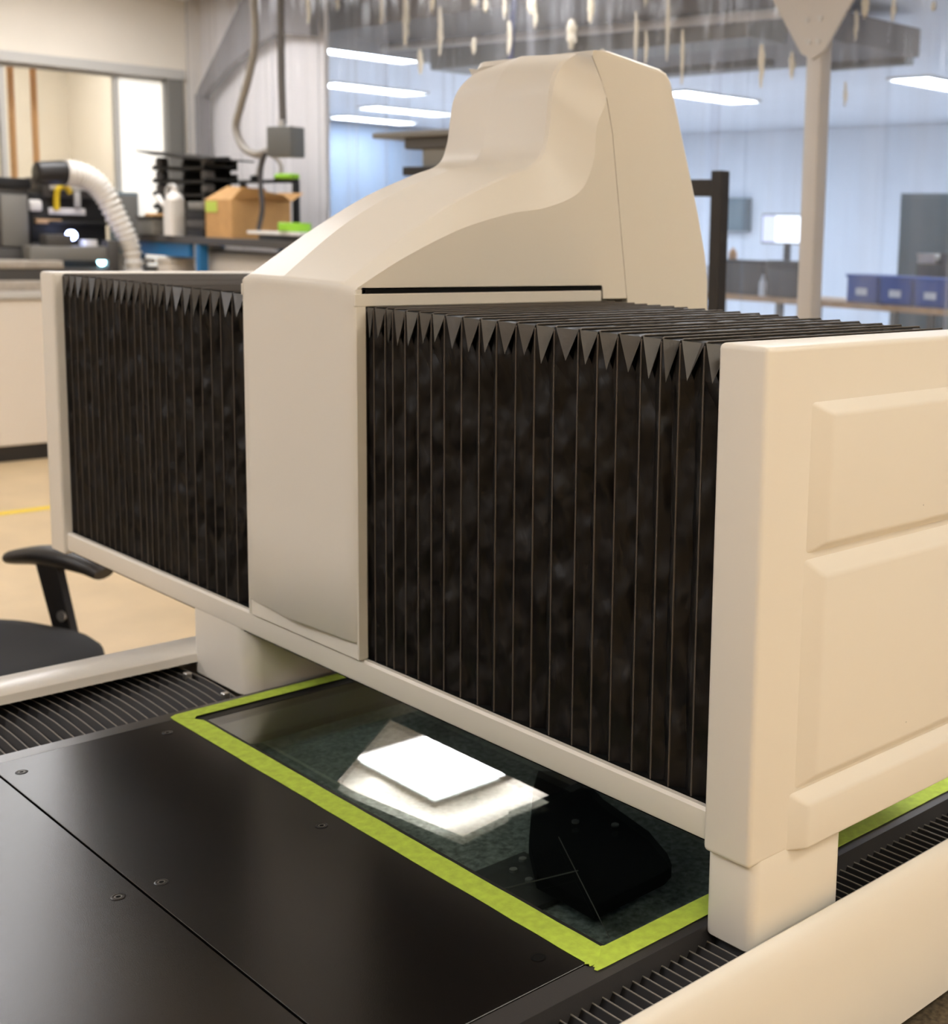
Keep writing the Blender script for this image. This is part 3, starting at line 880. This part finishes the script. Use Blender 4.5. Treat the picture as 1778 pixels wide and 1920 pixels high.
ct = thing('counter', 'long cream counter with dark toe kick and grey worktop by the left wall', 'counter', (-7.9, 0.0, 0))
for k, y0 in enumerate((-2.6, -1.4, -0.2, 1.0, 2.2)):
    obj('front_panel', rbox(0.40, 0.484, y0, y0 + 1.195 if k < 4 else y0 + 0.55, 0.095, 0.955, 0.004, 1), 'counter', ct)
obj('body', boxes([(-0.55, 0.42, -2.6, 2.75, 0.095, 0.955)]), 'counter', ct)
obj('toe_kick', boxes([(-0.55, 0.47, -2.6, 2.75, 0.0, 0.094)]), 'blackplastic', ct)
obj('worktop', rbox(-0.60, 0.50, -2.62, 2.77, 0.956, 1.005, 0.005), 'ctop', ct)
obj('edge_strip', rbox(0.50, 0.506, -2.62, 2.77, 0.962, 1.0, 0.001, 1), 'lgrey', ct)

def simple(name, label, cat, loc, parts, rz=0.0, group=None):
    """a thing built of rounded boxes: (part name, material, x0,x1,y0,y1,z0,z1[,r])"""
    t = thing(name, label, cat, loc, rz, group)
    for p in parts:
        r = p[8] if len(p) > 8 else 0.004
        obj(p[0], rbox(*p[2:8], r, 2), p[1], t, 40)
    return t
# low stage machine on the counter
st = simple('optical_stage', 'long low dark instrument stage with lit blue lamp on the counter', 'instrument', (-7.72, 1.72, 1.005), [
    ('base_plate', 'ctop', 0.04, 0.30, -0.35, 0.98, 0.0, 0.06), ('lower_body', 'dgrey', 0.05, 0.26, -0.30, 0.90, 0.06, 0.13),
    ('upper_plate', 'ctop', 0.045, 0.28, -0.35, 0.60, 0.13, 0.175), ('slide', 'mgrey', 0.05, 0.18, 0.45, 0.95, 0.175, 0.26),
    ('stop_block', 'dgrey', 0.06, 0.17, 0.55, 0.70, 0.26, 0.33), ('knob_block', 'offwhite', 0.02, 0.10, 0.80, 0.88, 0.175, 0.30),
    ('cable_tray', 'dgrey', 0.10, 0.20, 0.90, 0.97, 0.10, 0.30), ('side_block', 'mgrey', 0.10, 0.29, -0.34, -0.05, 0.06, 0.13)])
bm = bmesh.new(); cyl(bm, (0.10, 0.725, 0.325), (1, -0.5, 0.05), 0.030, 0.045, 16)
obj('lamp', bm, 'led', st, 40)
bm = bmesh.new(); cyl(bm, (0.14, 0.885, 0.165), (1, -0.5, 0.1), 0.024, 0.03, 16)
obj('lamp', bm, 'ledc', st, 40)
tw = simple('machine_tower', 'dark grey upright instrument tower at the left edge behind the counter stage', 'instrument', (-7.85, 2.06, 1.005), [
    ('column', 'dgrey', -0.16, 0.10, -0.12, 0.19, 0.24, 0.62), ('side_panel', 'mgrey', 0.10, 0.13, 0.02, 0.17, 0.25, 0.56),
    ('foot', 'dgrey', -0.2, 0.15, -0.15, 0.22, 0.0, 0.24), ('top_cap', 'black', -0.18, 0.12, -0.14, 0.20, 0.60, 0.66)])
bi = simple('black_instrument', 'black boxy instrument with pale label strips and a yellow strap', 'instrument', (-7.96, 2.48, 1.18), [
    ('body', 'black', -0.16, 0.12, -0.19, 0.27, 0.10, 0.40), ('head', 'dgrey', -0.14, 0.14, -0.12, 0.25, 0.38, 0.50), ('base', 'dgrey', -0.16, 0.12, -0.19, 0.33, -0.175, 0.10),
    ('label_strip', 'offwhite', 0.14, 0.148, -0.09, 0.13, 0.275, 0.315, 0.001), ('label_strip', 'lgrey', 0.14, 0.148, -0.08, 0.17, 0.425, 0.455, 0.001),
    ('ledge', 'tanwood', 0.12, 0.16, -0.17, -0.02, 0.215, 0.245), ('knob', 'offwhite', 0.12, 0.16, -0.21, -0.13, 0.29, 0.36, 0.015),
    ('pillar', 'lgrey', 0.13, 0.16, 0.065, 0.10, 0.32, 0.42), ('tray', 'black', 0.0, 0.18, -0.10, 0.36, 0.215, 0.235)])
bm = bmesh.new()
tube(bm, spline([(0.17, -0.05, 0.30), (0.175, -0.045, 0.405), (0.175, -0.02, 0.445), (0.17, 0.015, 0.442), (0.16, 0.04, 0.41)], 6), 0.018, 8)
obj('yellow_strap', bm, 'yellow', bi, 50, (-0.01, 0.0, 0.0))
# fume extractor: black nozzle and white corrugated hose
fx = thing('fume_extractor', 'white corrugated hose with black round nozzle above the counter', 'fume extractor', (-7.62, 2.46, 1.32))
bm = bmesh.new()
tube(bm, [(0, -0.215, 0.375), (0, -0.20, 0.375), (0, -0.06, 0.385), (0, -0.02, 0.385)], 0.06, 20, [0.055, 0.070, 0.076, 0.066])
obj('nozzle', bm, 'blackplastic', fx, 40)
bm = bmesh.new()
hp = spline([(0.0, -0.04, 0.385), (0.0, 0.05, 0.378), (0.01, 0.13, 0.335), (0.02, 0.19, 0.26), (0.03, 0.245, 0.14), (0.04, 0.30, 0.02), (0.04, 0.335, -0.09), (0.04, 0.35, -0.28)], 14)
tube(bm, hp, 0.05, 18, [(0.076 - 0.026 * i / len(hp)) + (0.006 if i % 4 < 2 else -0.005) for i in range(len(hp))])
obj('hose', bm, 'offwhite', fx, 25)

# workbench
wb = thing('workbench', 'tall workbench with dark top and blue steel frame by the grey wall', 'workbench', (-6.5, 3.27, 0))
obj('top', rbox(-1.40, 1.35, -0.34, 0.29, 1.30, 1.345, 0.005), 'dgrey', wb)
obj('apron', rbox(-1.34, -0.62, -0.32, -0.29, 1.215, 1.30, 0.003), 'blue', wb)
obj('apron', rbox(0.55, 1.30, -0.32, -0.29, 1.215, 1.30, 0.003), 'blue', wb)
for x in (-1.38, -0.52, 1.25):
    for y in (-0.33, 0.22):
        obj('leg', rbox(x, x + 0.055, y, y + 0.055, 0.0, 1.30, 0.004), 'blue', wb)
obj('shelf', rbox(-1.36, 1.30, -0.28, 0.28, 0.98, 1.02, 0.004), 'ctop', wb)
bm = bmesh.new()
cyl(bm, (-0.66, -0.14, 1.175), (1, 0, 0), 0.095, 1.4, 24)
cyl(bm, (-0.69, -0.14, 1.175), (1, 0, 0), 0.115, 0.05, 24)
o = obj('white_roll', bm, 'offwhite', None, 40, (-6.5, 3.27, 0))
tag(o, 'white roll lying under the workbench top', 'roll')
simple('cream_box', 'small cream box standing on the bench shelf', 'box', (-7.50, 3.02, 1.02), [('body', 'counter', -0.09, 0.09, -0.06, 0.10, 0.0, 0.18), ('lid', 'counter', -0.095, 0.095, -0.065, 0.105, 0.15, 0.175)])
simple('grey_tool', 'dark grey tool with pale handle on the bench shelf', 'tool', (-7.72, 3.02, 1.02), [('body', 'mgrey', -0.10, 0.06, -0.05, 0.06, 0.0, 0.12), ('handle', 'offwhite', -0.12, -0.09, -0.05, -0.02, 0.0, 0.17), ('grip', 'offwhite', -0.12, 0.02, -0.05, -0.02, 0.14, 0.17)])

# black stacked trays on the bench
tr = thing('tray_stack', 'stack of black slotted trays with a flat overhanging lid on the workbench', 'tray stack', (-7.44, 3.27, 1.345))
for k in range(6):
    z = k * 0.083
    bm = boxes([(-0.42, 0.30, -0.20, 0.02, z, z + 0.012), (-0.42, -0.40, -0.20, 0.02, z, z + 0.03), (0.28, 0.30, -0.20, 0.02, z, z + 0.03), (-0.42, 0.30, 0.00, 0.02, z, z + 0.06)])
    obj('tray', bm, 'black', tr)
    for x in (-0.41, 0.22):
        obj('spacer', rbox(x, x + 0.07, -0.19, -0.12, z + 0.012, z + 0.083, 0.02, 3), 'dgrey', tr)
obj('back_panel', rbox(-0.34, 0.26, -0.03, -0.005, 0.0, 0.50, 0.002), 'deepblack', tr)
bm = bmesh.new()
prism(bm, [(-0.58, 0.545), (-0.30, 0.525), (-0.14, 0.52), (0.05, 0.495), (0.44, 0.475), (0.44, 0.465), (0.05, 0.480), (-0.14, 0.500), (-0.30, 0.505), (-0.58, 0.538)], 'y', -0.24, 0.06)
obj('lid', bm, 'black', tr, 30)
# white jug
jg = thing('plastic_jug', 'white plastic jug with handle standing on the bench in front of the trays', 'jug', (-7.33, 2.96, 1.345))
bm = rbox_v(-0.062, 0.062, -0.05, 0.05, 0.0, 0.22, 0.025, 4)
obj('body', bm, 'offwhite', jg, 40)
bm = bmesh.new()
lathe(bm, [(0.055, 0.22), (0.045, 0.25), (0.022, 0.27), (0.022, 0.295)], 0.015, 0, 20)
obj('neck', bm, 'offwhite', jg, 40)
bm = bmesh.new()
tube(bm, spline([(-0.055, 0, 0.20), (-0.10, 0, 0.25), (-0.075, 0, 0.30), (0.0, 0, 0.31), (0.03, 0, 0.29)], 6), 0.011, 8)
obj('handle', bm, 'lgrey', jg, 50)
bm = bmesh.new()
tube(bm, spline([(-0.06, 0, 0.17), (-0.14, -0.01, 0.20), (-0.20, -0.01, 0.24)], 6), 0.02, 8, None)
obj('spout', bm, 'offwhite', jg, 50)
simple('dark_tool_bin', 'small dark bin of odds and ends left of the white jug', 'bin', (-7.64, 2.96, 1.345), [('bin', 'mgrey', -0.10, 0.12, -0.05, 0.08, 0.0, 0.10), ('rim', 'black', -0.11, 0.13, -0.06, 0.09, 0.10, 0.115), ('rag', 'carton', -0.06, 0.08, -0.03, 0.06, 0.10, 0.135, 0.015)])
simple('black_case_stack', 'low stack of black cases between jug and carton', 'case', (-7.03, 2.995, 1.345), [('case', 'black', -0.10, 0.13, -0.06, 0.12, 0.0, 0.05), ('case', 'dgrey', -0.10, 0.13, -0.06, 0.12, 0.055, 0.10), ('case', 'black', -0.10, 0.13, -0.06, 0.12, 0.105, 0.16), ('case', 'mgrey', -0.09, 0.11, -0.05, 0.11, 0.165, 0.21)])
# carton with open flaps
cb = thing('cardboard_box', 'open brown cardboard box with green tape mark on the workbench', 'box', (-6.74, 3.14, 1.345))
bm = boxes([(-0.165, 0.165, -0.19, -0.185, 0, 0.225), (-0.165, 0.165, 0.185, 0.19, 0, 0.225), (-0.165, -0.16, -0.185, 0.185, 0, 0.225), (0.16, 0.165, -0.185, 0.185, 0, 0.225), (-0.16, 0.16, -0.185, 0.185, 0, 0.005)])
obj('body', bm, 'carton', cb)
def flap(pts):
    bm = bmesh.new()
    v = [bm.verts.new(p) for p in pts]
    bm.faces.new(v)
    r = bmesh.ops.extrude_face_region(bm, geom=list(bm.faces))
    bmesh.ops.translate(bm, verts=[q for q in r['geom'] if isinstance(q, bmesh.types.BMVert)], vec=(0.003, 0.003, 0.003))
    obj('flap', bm, 'carton', cb)
flap([(-0.165, -0.19, 0.225), (0.165, -0.19, 0.225), (0.15, -0.10, 0.295), (-0.06, -0.10, 0.305)])
flap([(0.165, -0.19, 0.225), (0.165, 0.19, 0.225), (0.24, 0.10, 0.26), (0.22, -0.15, 0.30)])
flap([(-0.165, 0.19, 0.225), (0.165, 0.19, 0.225), (0.165, 0.28, 0.28), (-0.165, 0.28, 0.28)])
flap([(-0.165, -0.19, 0.225), (-0.165, 0.19, 0.225), (-0.06, 0.15, 0.30), (-0.06, -0.10, 0.30)])
obj('tape_mark', rbox(-0.15, -0.01, -0.1935, -0.1905, 0.15, 0.215, 0.0005, 1), 'green_tape', cb)
# coil, bar, tape roll, papers
bm = bmesh.new()
tube(bm, [(0.15 * math.cos(t), 0.02 * math.sin(3 * t), 0.15 * math.sin(t)) for t in [math.pi * k / 24 for k in range(25)]], 0.013, 8)
o = obj('cable_loop', bm, 'conduit', None, 50, (-7.08, 3.46, 1.727))
tag(o, 'grey cable arching above the cardboard box', 'cable')
simple('black_bar', 'thin black bar lying across behind the cardboard box', 'bar', (-7.05, 3.46, 1.69), [('bar', 'black', -0.38, 0.33, -0.02, 0.02, 0.0, 0.022), ('end_block', 'black', 0.10, 0.16, -0.03, 0.03, 0.02, 0.05), ('end_block', 'black', -0.20, -0.14, -0.03, 0.03, 0.02, 0.05), ('bracket', 'black', -0.36, -0.33, -0.02, 0.02, -0.345, 0.0), ('bracket', 'black', 0.30, 0.33, -0.02, 0.02, -0.345, 0.0)])
bm = bmesh.new()
lathe(bm, [(0.085, 0.0), (0.09, 0.005), (0.09, 0.045), (0.085, 0.05), (0.05, 0.05), (0.05, 0.03)], 0, 0, 28)
o = obj('tape_roll', bm, 'green', None, 40, (-5.99, 3.02, 1.397))
tag(o, 'lime green tape roll lying on papers near the machine head', 'tape roll')
simple('paper_pile', 'white sheets piled over a black tray on the bench', 'papers', (-6.13, 3.03, 1.345), [('tray', 'black', -0.12, 0.32, -0.09, 0.14, 0.0, 0.03), ('sheets', 'paper', -0.27, 0.30, -0.08, 0.13, 0.032, 0.050, 0.002)])
o = obj('green_cloth', rbox(-0.10, 0.10, -0.02, 0.05, 0, 0.035, 0.012, 3), 'green', None, 40, (-6.84, 3.445, 1.7125))
tag(o, 'small green packet lying on the black bar behind the box', 'packet')
# wall switch box seen beside the hose
simple('wall_box', 'grey green electrical box beside the window mullion', 'box', (XW + 0.06, 3.17, 1.20), [('body', 'greencab', -0.05, 0.05, -0.08, 0.09, 0.0, 0.42), ('cover', 'mgrey', 0.05, 0.06, -0.07, 0.08, 0.02, 0.40)])
# orange pipes of the next room
for y, lb in ((2.64, 'left one of two orange pipes behind the window'), (2.79, 'right one of two orange pipes behind the window')):
    t = thing('orange_pipe', lb, 'pipe', (-9.05, y, 0), 0, 'pipes behind the window')
    bm = bmesh.new(); cyl(bm, (0, 0, 0), (0, 0, 1), 0.022, 3.05, 12)
    obj('tube', bm, 'copper', t, 40)
    bm = bmesh.new(); cyl(bm, (0, 0, 1.2), (0, 0, 1), 0.030, 0.05, 12)
    obj('coupling', bm, 'copper', t, 40)

# conduit drops with the grey junction box
jb = thing('junction_box', 'grey electrical box hanging on a conduit in front of the curtain', 'electrical box', (-6.21, 3.10, 1.90), R_(18))
obj('body', rbox(-0.09, 0.09, -0.055, 0.055, -0.085, 0.085, 0.006), 'boxgrey', jb, 40)
obj('cover_plate', rbox(-0.085, 0.085, -0.062, -0.056, -0.08, 0.08, 0.002), 'boxgrey', jb, 40)
bm = bmesh.new(); cyl(bm, (-0.03, 0, 0.085), (0, 0, 1), 0.02, 0.04, 14)
obj('connector', bm, 'steel', jb, 40)
bm = bmesh.new()
tube(bm, spline([(-6.24, 3.10, 3.05), (-6.25, 3.10, 2.6), (-6.25, 3.10, 2.25), (-6.24, 3.10, 2.0)], 8), 0.021, 10)
o = obj('conduit', bm, 'conduitdark', None, 50)
tag(o, 'dark straight conduit dropping into the grey electrical box', 'conduit', 'conduits by the curtain')
bm = bmesh.new()
tube(bm, spline([(-6.55, 3.10, 3.05), (-6.55, 3.10, 2.72), (-6.54, 3.10, 2.5), (-6.60, 3.10, 2.33), (-6.73, 3.10, 2.12), (-6.79, 3.10, 2.0), (-6.71, 3.10, 1.89), (-6.56, 3.10, 1.84), (-6.38, 3.10, 1.86), (-6.29, 3.10, 1.89)], 8), 0.023, 10)
o = obj('conduit', bm, 'conduit', None, 50)
tag(o, 'grey flexible conduit hanging in a long loop', 'conduit', 'conduits by the curtain')
bm = bmesh.new()
tube(bm, spline([(-6.34, 3.04, 1.84), (-6.37, 3.03, 1.75), (-6.36, 3.02, 1.65), (-6.33, 3.01, 1.52), (-6.36, 3.0, 1.40)], 8), 0.014, 8)
o = obj('power_cord', bm, 'cord', None, 50)
tag(o, 'dark power cord hanging below the grey electrical box', 'cord')

# ------------------------------------------------------------------ posts, braces and the clear curtain
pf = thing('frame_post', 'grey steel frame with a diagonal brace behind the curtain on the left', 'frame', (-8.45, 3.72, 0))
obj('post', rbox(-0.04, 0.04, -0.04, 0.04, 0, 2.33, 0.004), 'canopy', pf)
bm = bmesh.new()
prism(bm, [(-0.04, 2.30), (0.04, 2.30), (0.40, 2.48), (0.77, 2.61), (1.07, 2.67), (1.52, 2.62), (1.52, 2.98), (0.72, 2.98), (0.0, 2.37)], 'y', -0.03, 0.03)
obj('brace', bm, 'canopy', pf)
pw = thing('curtain_post', 'white square post with gusset plates in front of the clear curtain', 'post', (-2.70, 3.52, 0))
obj('post', rbox(-0.038, 0.038, -0.036, 0.036, 0, 3.04, 0.005), 'postmetal', pw, 40)
bm = bmesh.new()
prism(bm, [(-0.06, 2.20), (0.0, 2.17), (0.06, 2.20), (0.26, 2.48), (0.26, 2.75), (-0.26, 2.75), (-0.26, 2.48)], 'y', -0.048, -0.037)
gp = obj('gusset_plate', bm, 'postmetal', pw)
for (x, z) in ((-0.02, 2.24), (0.03, 2.24), (-0.035, 2.33), (0.035, 2.33), (-0.035, 2.45), (0.035, 2.45)):
    bm = bmesh.new(); cyl(bm, (x, -0.048, z), (0, -1, 0), 0.010, 0.005, 10)
    obj('bolt', bm, 'steel', gp)
obj('header', rbox(-5.7, 3.5, -0.045, 0.045, 2.95, 3.04, 0.005), 'postmetal', pw)

cu = thing('vinyl_curtain', 'clear vinyl strip curtain hanging between the two rooms', 'curtain', (0, 3.63, 0))
xs = [-8.55, -7.3, -6.0, -4.7, -3.4, -2.1, -0.8, 0.5]
rc = random.Random(11)
for a, b in zip(xs, xs[1:]):
    ph = rc.uniform(0, 6)
    bm = bmesh.new()
    n = 90
    A, B = [], []
    for k in range(n + 1):
        x = a + (b - a + 0.06) * k / n
        y = 0.022 * math.sin(x * 17 + ph) + 0.012 * math.sin(x * 41 + ph * 2) + rc.uniform(-0.001, 0.001)
        A.append(bm.verts.new((x, y * 0.7, 0.03)))
        B.append(bm.verts.new((x, y, 2.98)))
    for k in range(n):
        bm.faces.new((A[k], A[k + 1], B[k + 1], B[k]))
    obj('curtain_panel', bm, 'vinyl', cu, 60)
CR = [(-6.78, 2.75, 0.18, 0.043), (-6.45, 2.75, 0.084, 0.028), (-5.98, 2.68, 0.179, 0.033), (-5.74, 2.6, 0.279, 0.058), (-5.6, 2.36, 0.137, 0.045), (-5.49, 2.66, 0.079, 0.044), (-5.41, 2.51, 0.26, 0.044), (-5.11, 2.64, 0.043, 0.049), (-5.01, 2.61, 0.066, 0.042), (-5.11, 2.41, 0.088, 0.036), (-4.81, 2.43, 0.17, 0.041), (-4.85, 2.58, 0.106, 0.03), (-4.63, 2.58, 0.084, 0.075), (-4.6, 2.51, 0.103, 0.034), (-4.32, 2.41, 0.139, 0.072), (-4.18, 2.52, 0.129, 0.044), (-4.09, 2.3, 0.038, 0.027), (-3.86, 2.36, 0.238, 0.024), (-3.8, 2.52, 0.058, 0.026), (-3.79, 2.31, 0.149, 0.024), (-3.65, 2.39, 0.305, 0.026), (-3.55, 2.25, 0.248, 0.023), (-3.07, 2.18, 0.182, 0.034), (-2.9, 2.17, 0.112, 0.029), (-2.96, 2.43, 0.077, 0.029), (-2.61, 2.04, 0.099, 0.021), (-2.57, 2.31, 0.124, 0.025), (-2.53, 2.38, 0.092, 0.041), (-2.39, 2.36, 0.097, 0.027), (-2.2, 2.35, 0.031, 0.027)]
for x, z, L, w in CR:  # pale lumps in place of warm glints on the clear vinyl
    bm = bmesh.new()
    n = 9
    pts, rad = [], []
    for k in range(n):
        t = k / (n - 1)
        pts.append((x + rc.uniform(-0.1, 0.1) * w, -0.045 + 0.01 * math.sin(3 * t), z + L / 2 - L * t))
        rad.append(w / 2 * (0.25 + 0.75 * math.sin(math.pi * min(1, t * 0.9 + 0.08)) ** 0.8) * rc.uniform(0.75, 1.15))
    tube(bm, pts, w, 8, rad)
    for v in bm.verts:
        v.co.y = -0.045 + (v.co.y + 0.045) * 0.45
    obj('curtain_glint', bm, 'crease', cu, 60)
bm = bmesh.new()
tube(bm, spline([(-5.06, 3.84, 3.05), (-5.08, 3.84, 2.7), (-5.11, 3.84, 2.4), (-5.12, 3.84, 1.9), (-5.1, 3.84, 1.3)], 8), 0.018, 8)
o = obj('hanging_cord', bm, 'bluecord', None, 50)
tag(o, 'dark blue cord hanging behind the curtain above the white head', 'cord')

# ------------------------------------------------------------------ things behind the gantry
rk = thing('dark_instrument_arm', 'dark instrument arm with flat top plate left of the white machine head', 'instrument', (-3.62, 2.30, 0))
obj('top_plate', rbox(-0.36, 0.30, -0.08, 0.22, 1.80, 1.822, 0.003), 'mgrey', rk)
obj('arm', rbox(-0.16, 0.30, -0.06, 0.18, 1.755, 1.80, 0.003), 'dgrey', rk)
obj('block', rbox(-0.05, 0.22, -0.05, 0.16, 1.685, 1.755, 0.003), 'mgrey', rk)
obj('lower_plate', rbox(-0.16, 0.30, -0.07, 0.18, 1.650, 1.685, 0.003), 'black', rk)
obj('column', rbox(0.0, 0.16, -0.03, 0.13, 0.06, 1.65, 0.004), 'dgrey', rk)
obj('foot', rbox(-0.25, 0.35, -0.25, 0.35, 0.0, 0.06, 0.01), 'dgrey', rk)
bf = thing('equipment_stand', 'black upright metal stand with crossbar directly behind the machine', 'stand', (-1.95, 2.05, 0))
obj('upright', rbox(0.045, 0.085, -0.02, 0.02, 0.0, 1.64, 0.003), 'blackplastic', bf)
obj('upright', rbox(-0.60, -0.56, -0.02, 0.02, 0.0, 1.64, 0.003), 'blackplastic', bf)
obj('crossbar', rbox(-0.56, 0.045, -0.018, 0.018, 1.565, 1.615, 0.003), 'blackplastic', bf)
obj('crossbar', rbox(-0.56, 0.045, -0.018, 0.018, 0.45, 0.49, 0.003), 'blackplastic', bf)
obj('foot_bar', rbox(0.045, 0.085, -0.22, 0.22, 0.0, 0.04, 0.003), 'blackplastic', bf)
obj('foot_bar', rbox(-0.60, -0.56, -0.22, 0.22, 0.0, 0.04, 0.003), 'blackplastic', bf)

# ------------------------------------------------------------------ back room
bb = thing('wooden_bench', 'long workbench with orange wooden top seen through the curtain', 'workbench', (-6.6, 9.0, 0))
for k in range(3):
    obj('top_board', rbox(-1.9 + 1.3 * k, -0.605 + 1.3 * k, -0.35, 0.35, 0.83, 0.885, 0.004), 'tanwood', bb)
for x in (-1.85, -0.6, 0.7, 1.92):
    for y in (-0.32, 0.26):
        obj('leg', rbox(x, x + 0.06, y, y + 0.06, 0, 0.83, 0.003), 'mgrey', bb)
obj('lower_shelf', rbox(-1.85, 1.95, -0.28, 0.30, 0.30, 0.34, 0.003), 'lgrey', bb)
mo = thing('computer_monitor', 'lit computer monitor on the wooden bench left of the white post', 'monitor', (-7.36, 9.0, 0.885))
obj('housing', rbox(-0.30, 0.30, -0.02, 0.02, 0.49, 0.775, 0.006), 'blackplastic', mo)
obj('screen', rbox(-0.12, 0.285, -0.024, -0.0205, 0.505, 0.76, 0.0005, 1), 'screen', mo)
obj('screen', rbox(-0.285, -0.122, -0.024, -0.0205, 0.505, 0.76, 0.0005, 1), 'screen2', mo)
obj('stand', rbox(-0.03, 0.03, 0.0, 0.04, 0.02, 0.49, 0.004), 'blackplastic', mo)
obj('foot', rbox(-0.13, 0.13, -0.08, 0.10, 0.0, 0.02, 0.004), 'blackplastic', mo)
simple('dark_bin', 'wide dark bin below the monitor on the wooden bench', 'bin', (-7.62, 8.80, 0.885), [('bin', 'dgrey', -0.30, 0.22, -0.10, 0.08, 0.0, 0.30), ('rim', 'black', -0.32, 0.24, -0.12, 0.10, 0.30, 0.33)])
simple('dark_case', 'dark equipment case under the monitor beside the white post', 'case', (-7.12, 8.80, 0.885), [('case', 'dgrey', -0.20, 0.20, -0.10, 0.08, 0.0, 0.26), ('lid', 'black', -0.21, 0.21, -0.11, 0.09, 0.26, 0.34)])
def bottle(label, loc, m, h, r):
    bm = bmesh.new()
    lathe(bm, [(r * 0.9, 0), (r, h * 0.05), (r, h * 0.65), (r * 0.4, h * 0.82), (r * 0.35, h)], 0, 0, 18)
    o = obj('bottle', bm, m, None, 40, loc)
    return tag(o, label, 'bottle', 'bottles on the wooden bench')
bottle('large pale bottle at the left end of the wooden bench', (-8.12, 8.74, 0.885), 'wallblue', 0.27, 0.10)
bottle('slim pale blue bottle between the dark bin and the case', (-7.36, 8.68, 0.885), 'wallblue', 0.20, 0.035)
bottle('slim pale bottle next to the white post', (-6.84, 8.70, 0.885), 'wallblue', 0.20, 0.035)
bottle('small orange bottle on top of the dark bin', (-7.86, 8.80, 1.215), 'copper', 0.11, 0.04)
gc = thing('grey_cabinet', 'large grey green metal cabinet standing beyond the bench on the right', 'cabinet', (-5.5, 9.75, 0))
obj('body', rbox(-0.95, 1.25, -0.2, 0.35, 0.08, 1.88, 0.006), 'greencab', gc)
for k in range(4):
    obj('door', rbox(-0.93 + 0.54 * k, -0.40 + 0.54 * k, -0.225, -0.201, 0.12, 1.85, 0.004), 'greencab', gc)
obj('plinth', boxes([(-0.93, 1.23, -0.18, 0.33, 0, 0.08)]), 'black', gc)
for i, (x, z0, nm) in enumerate(((-6.22, 0.885, 'leftmost'), (-5.86, 0.885, 'second'), (-5.50, 0.885, 'third'), (-5.14, 0.885, 'rightmost'))):
    t = thing('blue_bin', nm + ' of four blue plastic bins on the wooden bench', 'bin', (x, 8.85, z0), 0, 'blue bins on the wooden bench')
    obj('bin', rbox(-0.165, 0.165, -0.16, 0.18, 0.0, 0.24, 0.012), 'bluebin', t, 40)
    obj('rim', rbox(-0.175, 0.175, -0.17, 0.19, 0.225, 0.25, 0.004), 'bluebin', t, 40)
    obj('label_slot', rbox(-0.06, 0.06, -0.168, -0.161, 0.07, 0.13, 0.001, 1), 'wallblue', t)
simple('black_equipment', 'low black equipment behind the blue bins', 'equipment', (-5.5, 9.22, 0.885), [('body', 'blackplastic', -0.45, 0.45, -0.10, 0.12, 0.0, 0.36), ('top', 'dgrey', -0.22, 0.16, -0.08, 0.10, 0.36, 0.46)])
simple('pale_box', 'small pale box on the left end of the black equipment', 'box', (-5.86, 9.20, 1.245), [('body', 'counter', -0.09, 0.09, -0.06, 0.06, 0.0, 0.06), ('lid', 'counter', -0.095, 0.095, -0.065, 0.065, 0.06, 0.09)])
simple('wall_cabinet', 'small grey electrical cabinet hung on the far white wall', 'cabinet', (-13.3, 14.98, 1.50), [('body', 'greencab', -0.26, 0.26, -0.14, 0.02, 0.0, 0.52), ('door', 'greencab', -0.24, 0.24, -0.16, -0.141, 0.02, 0.50)])
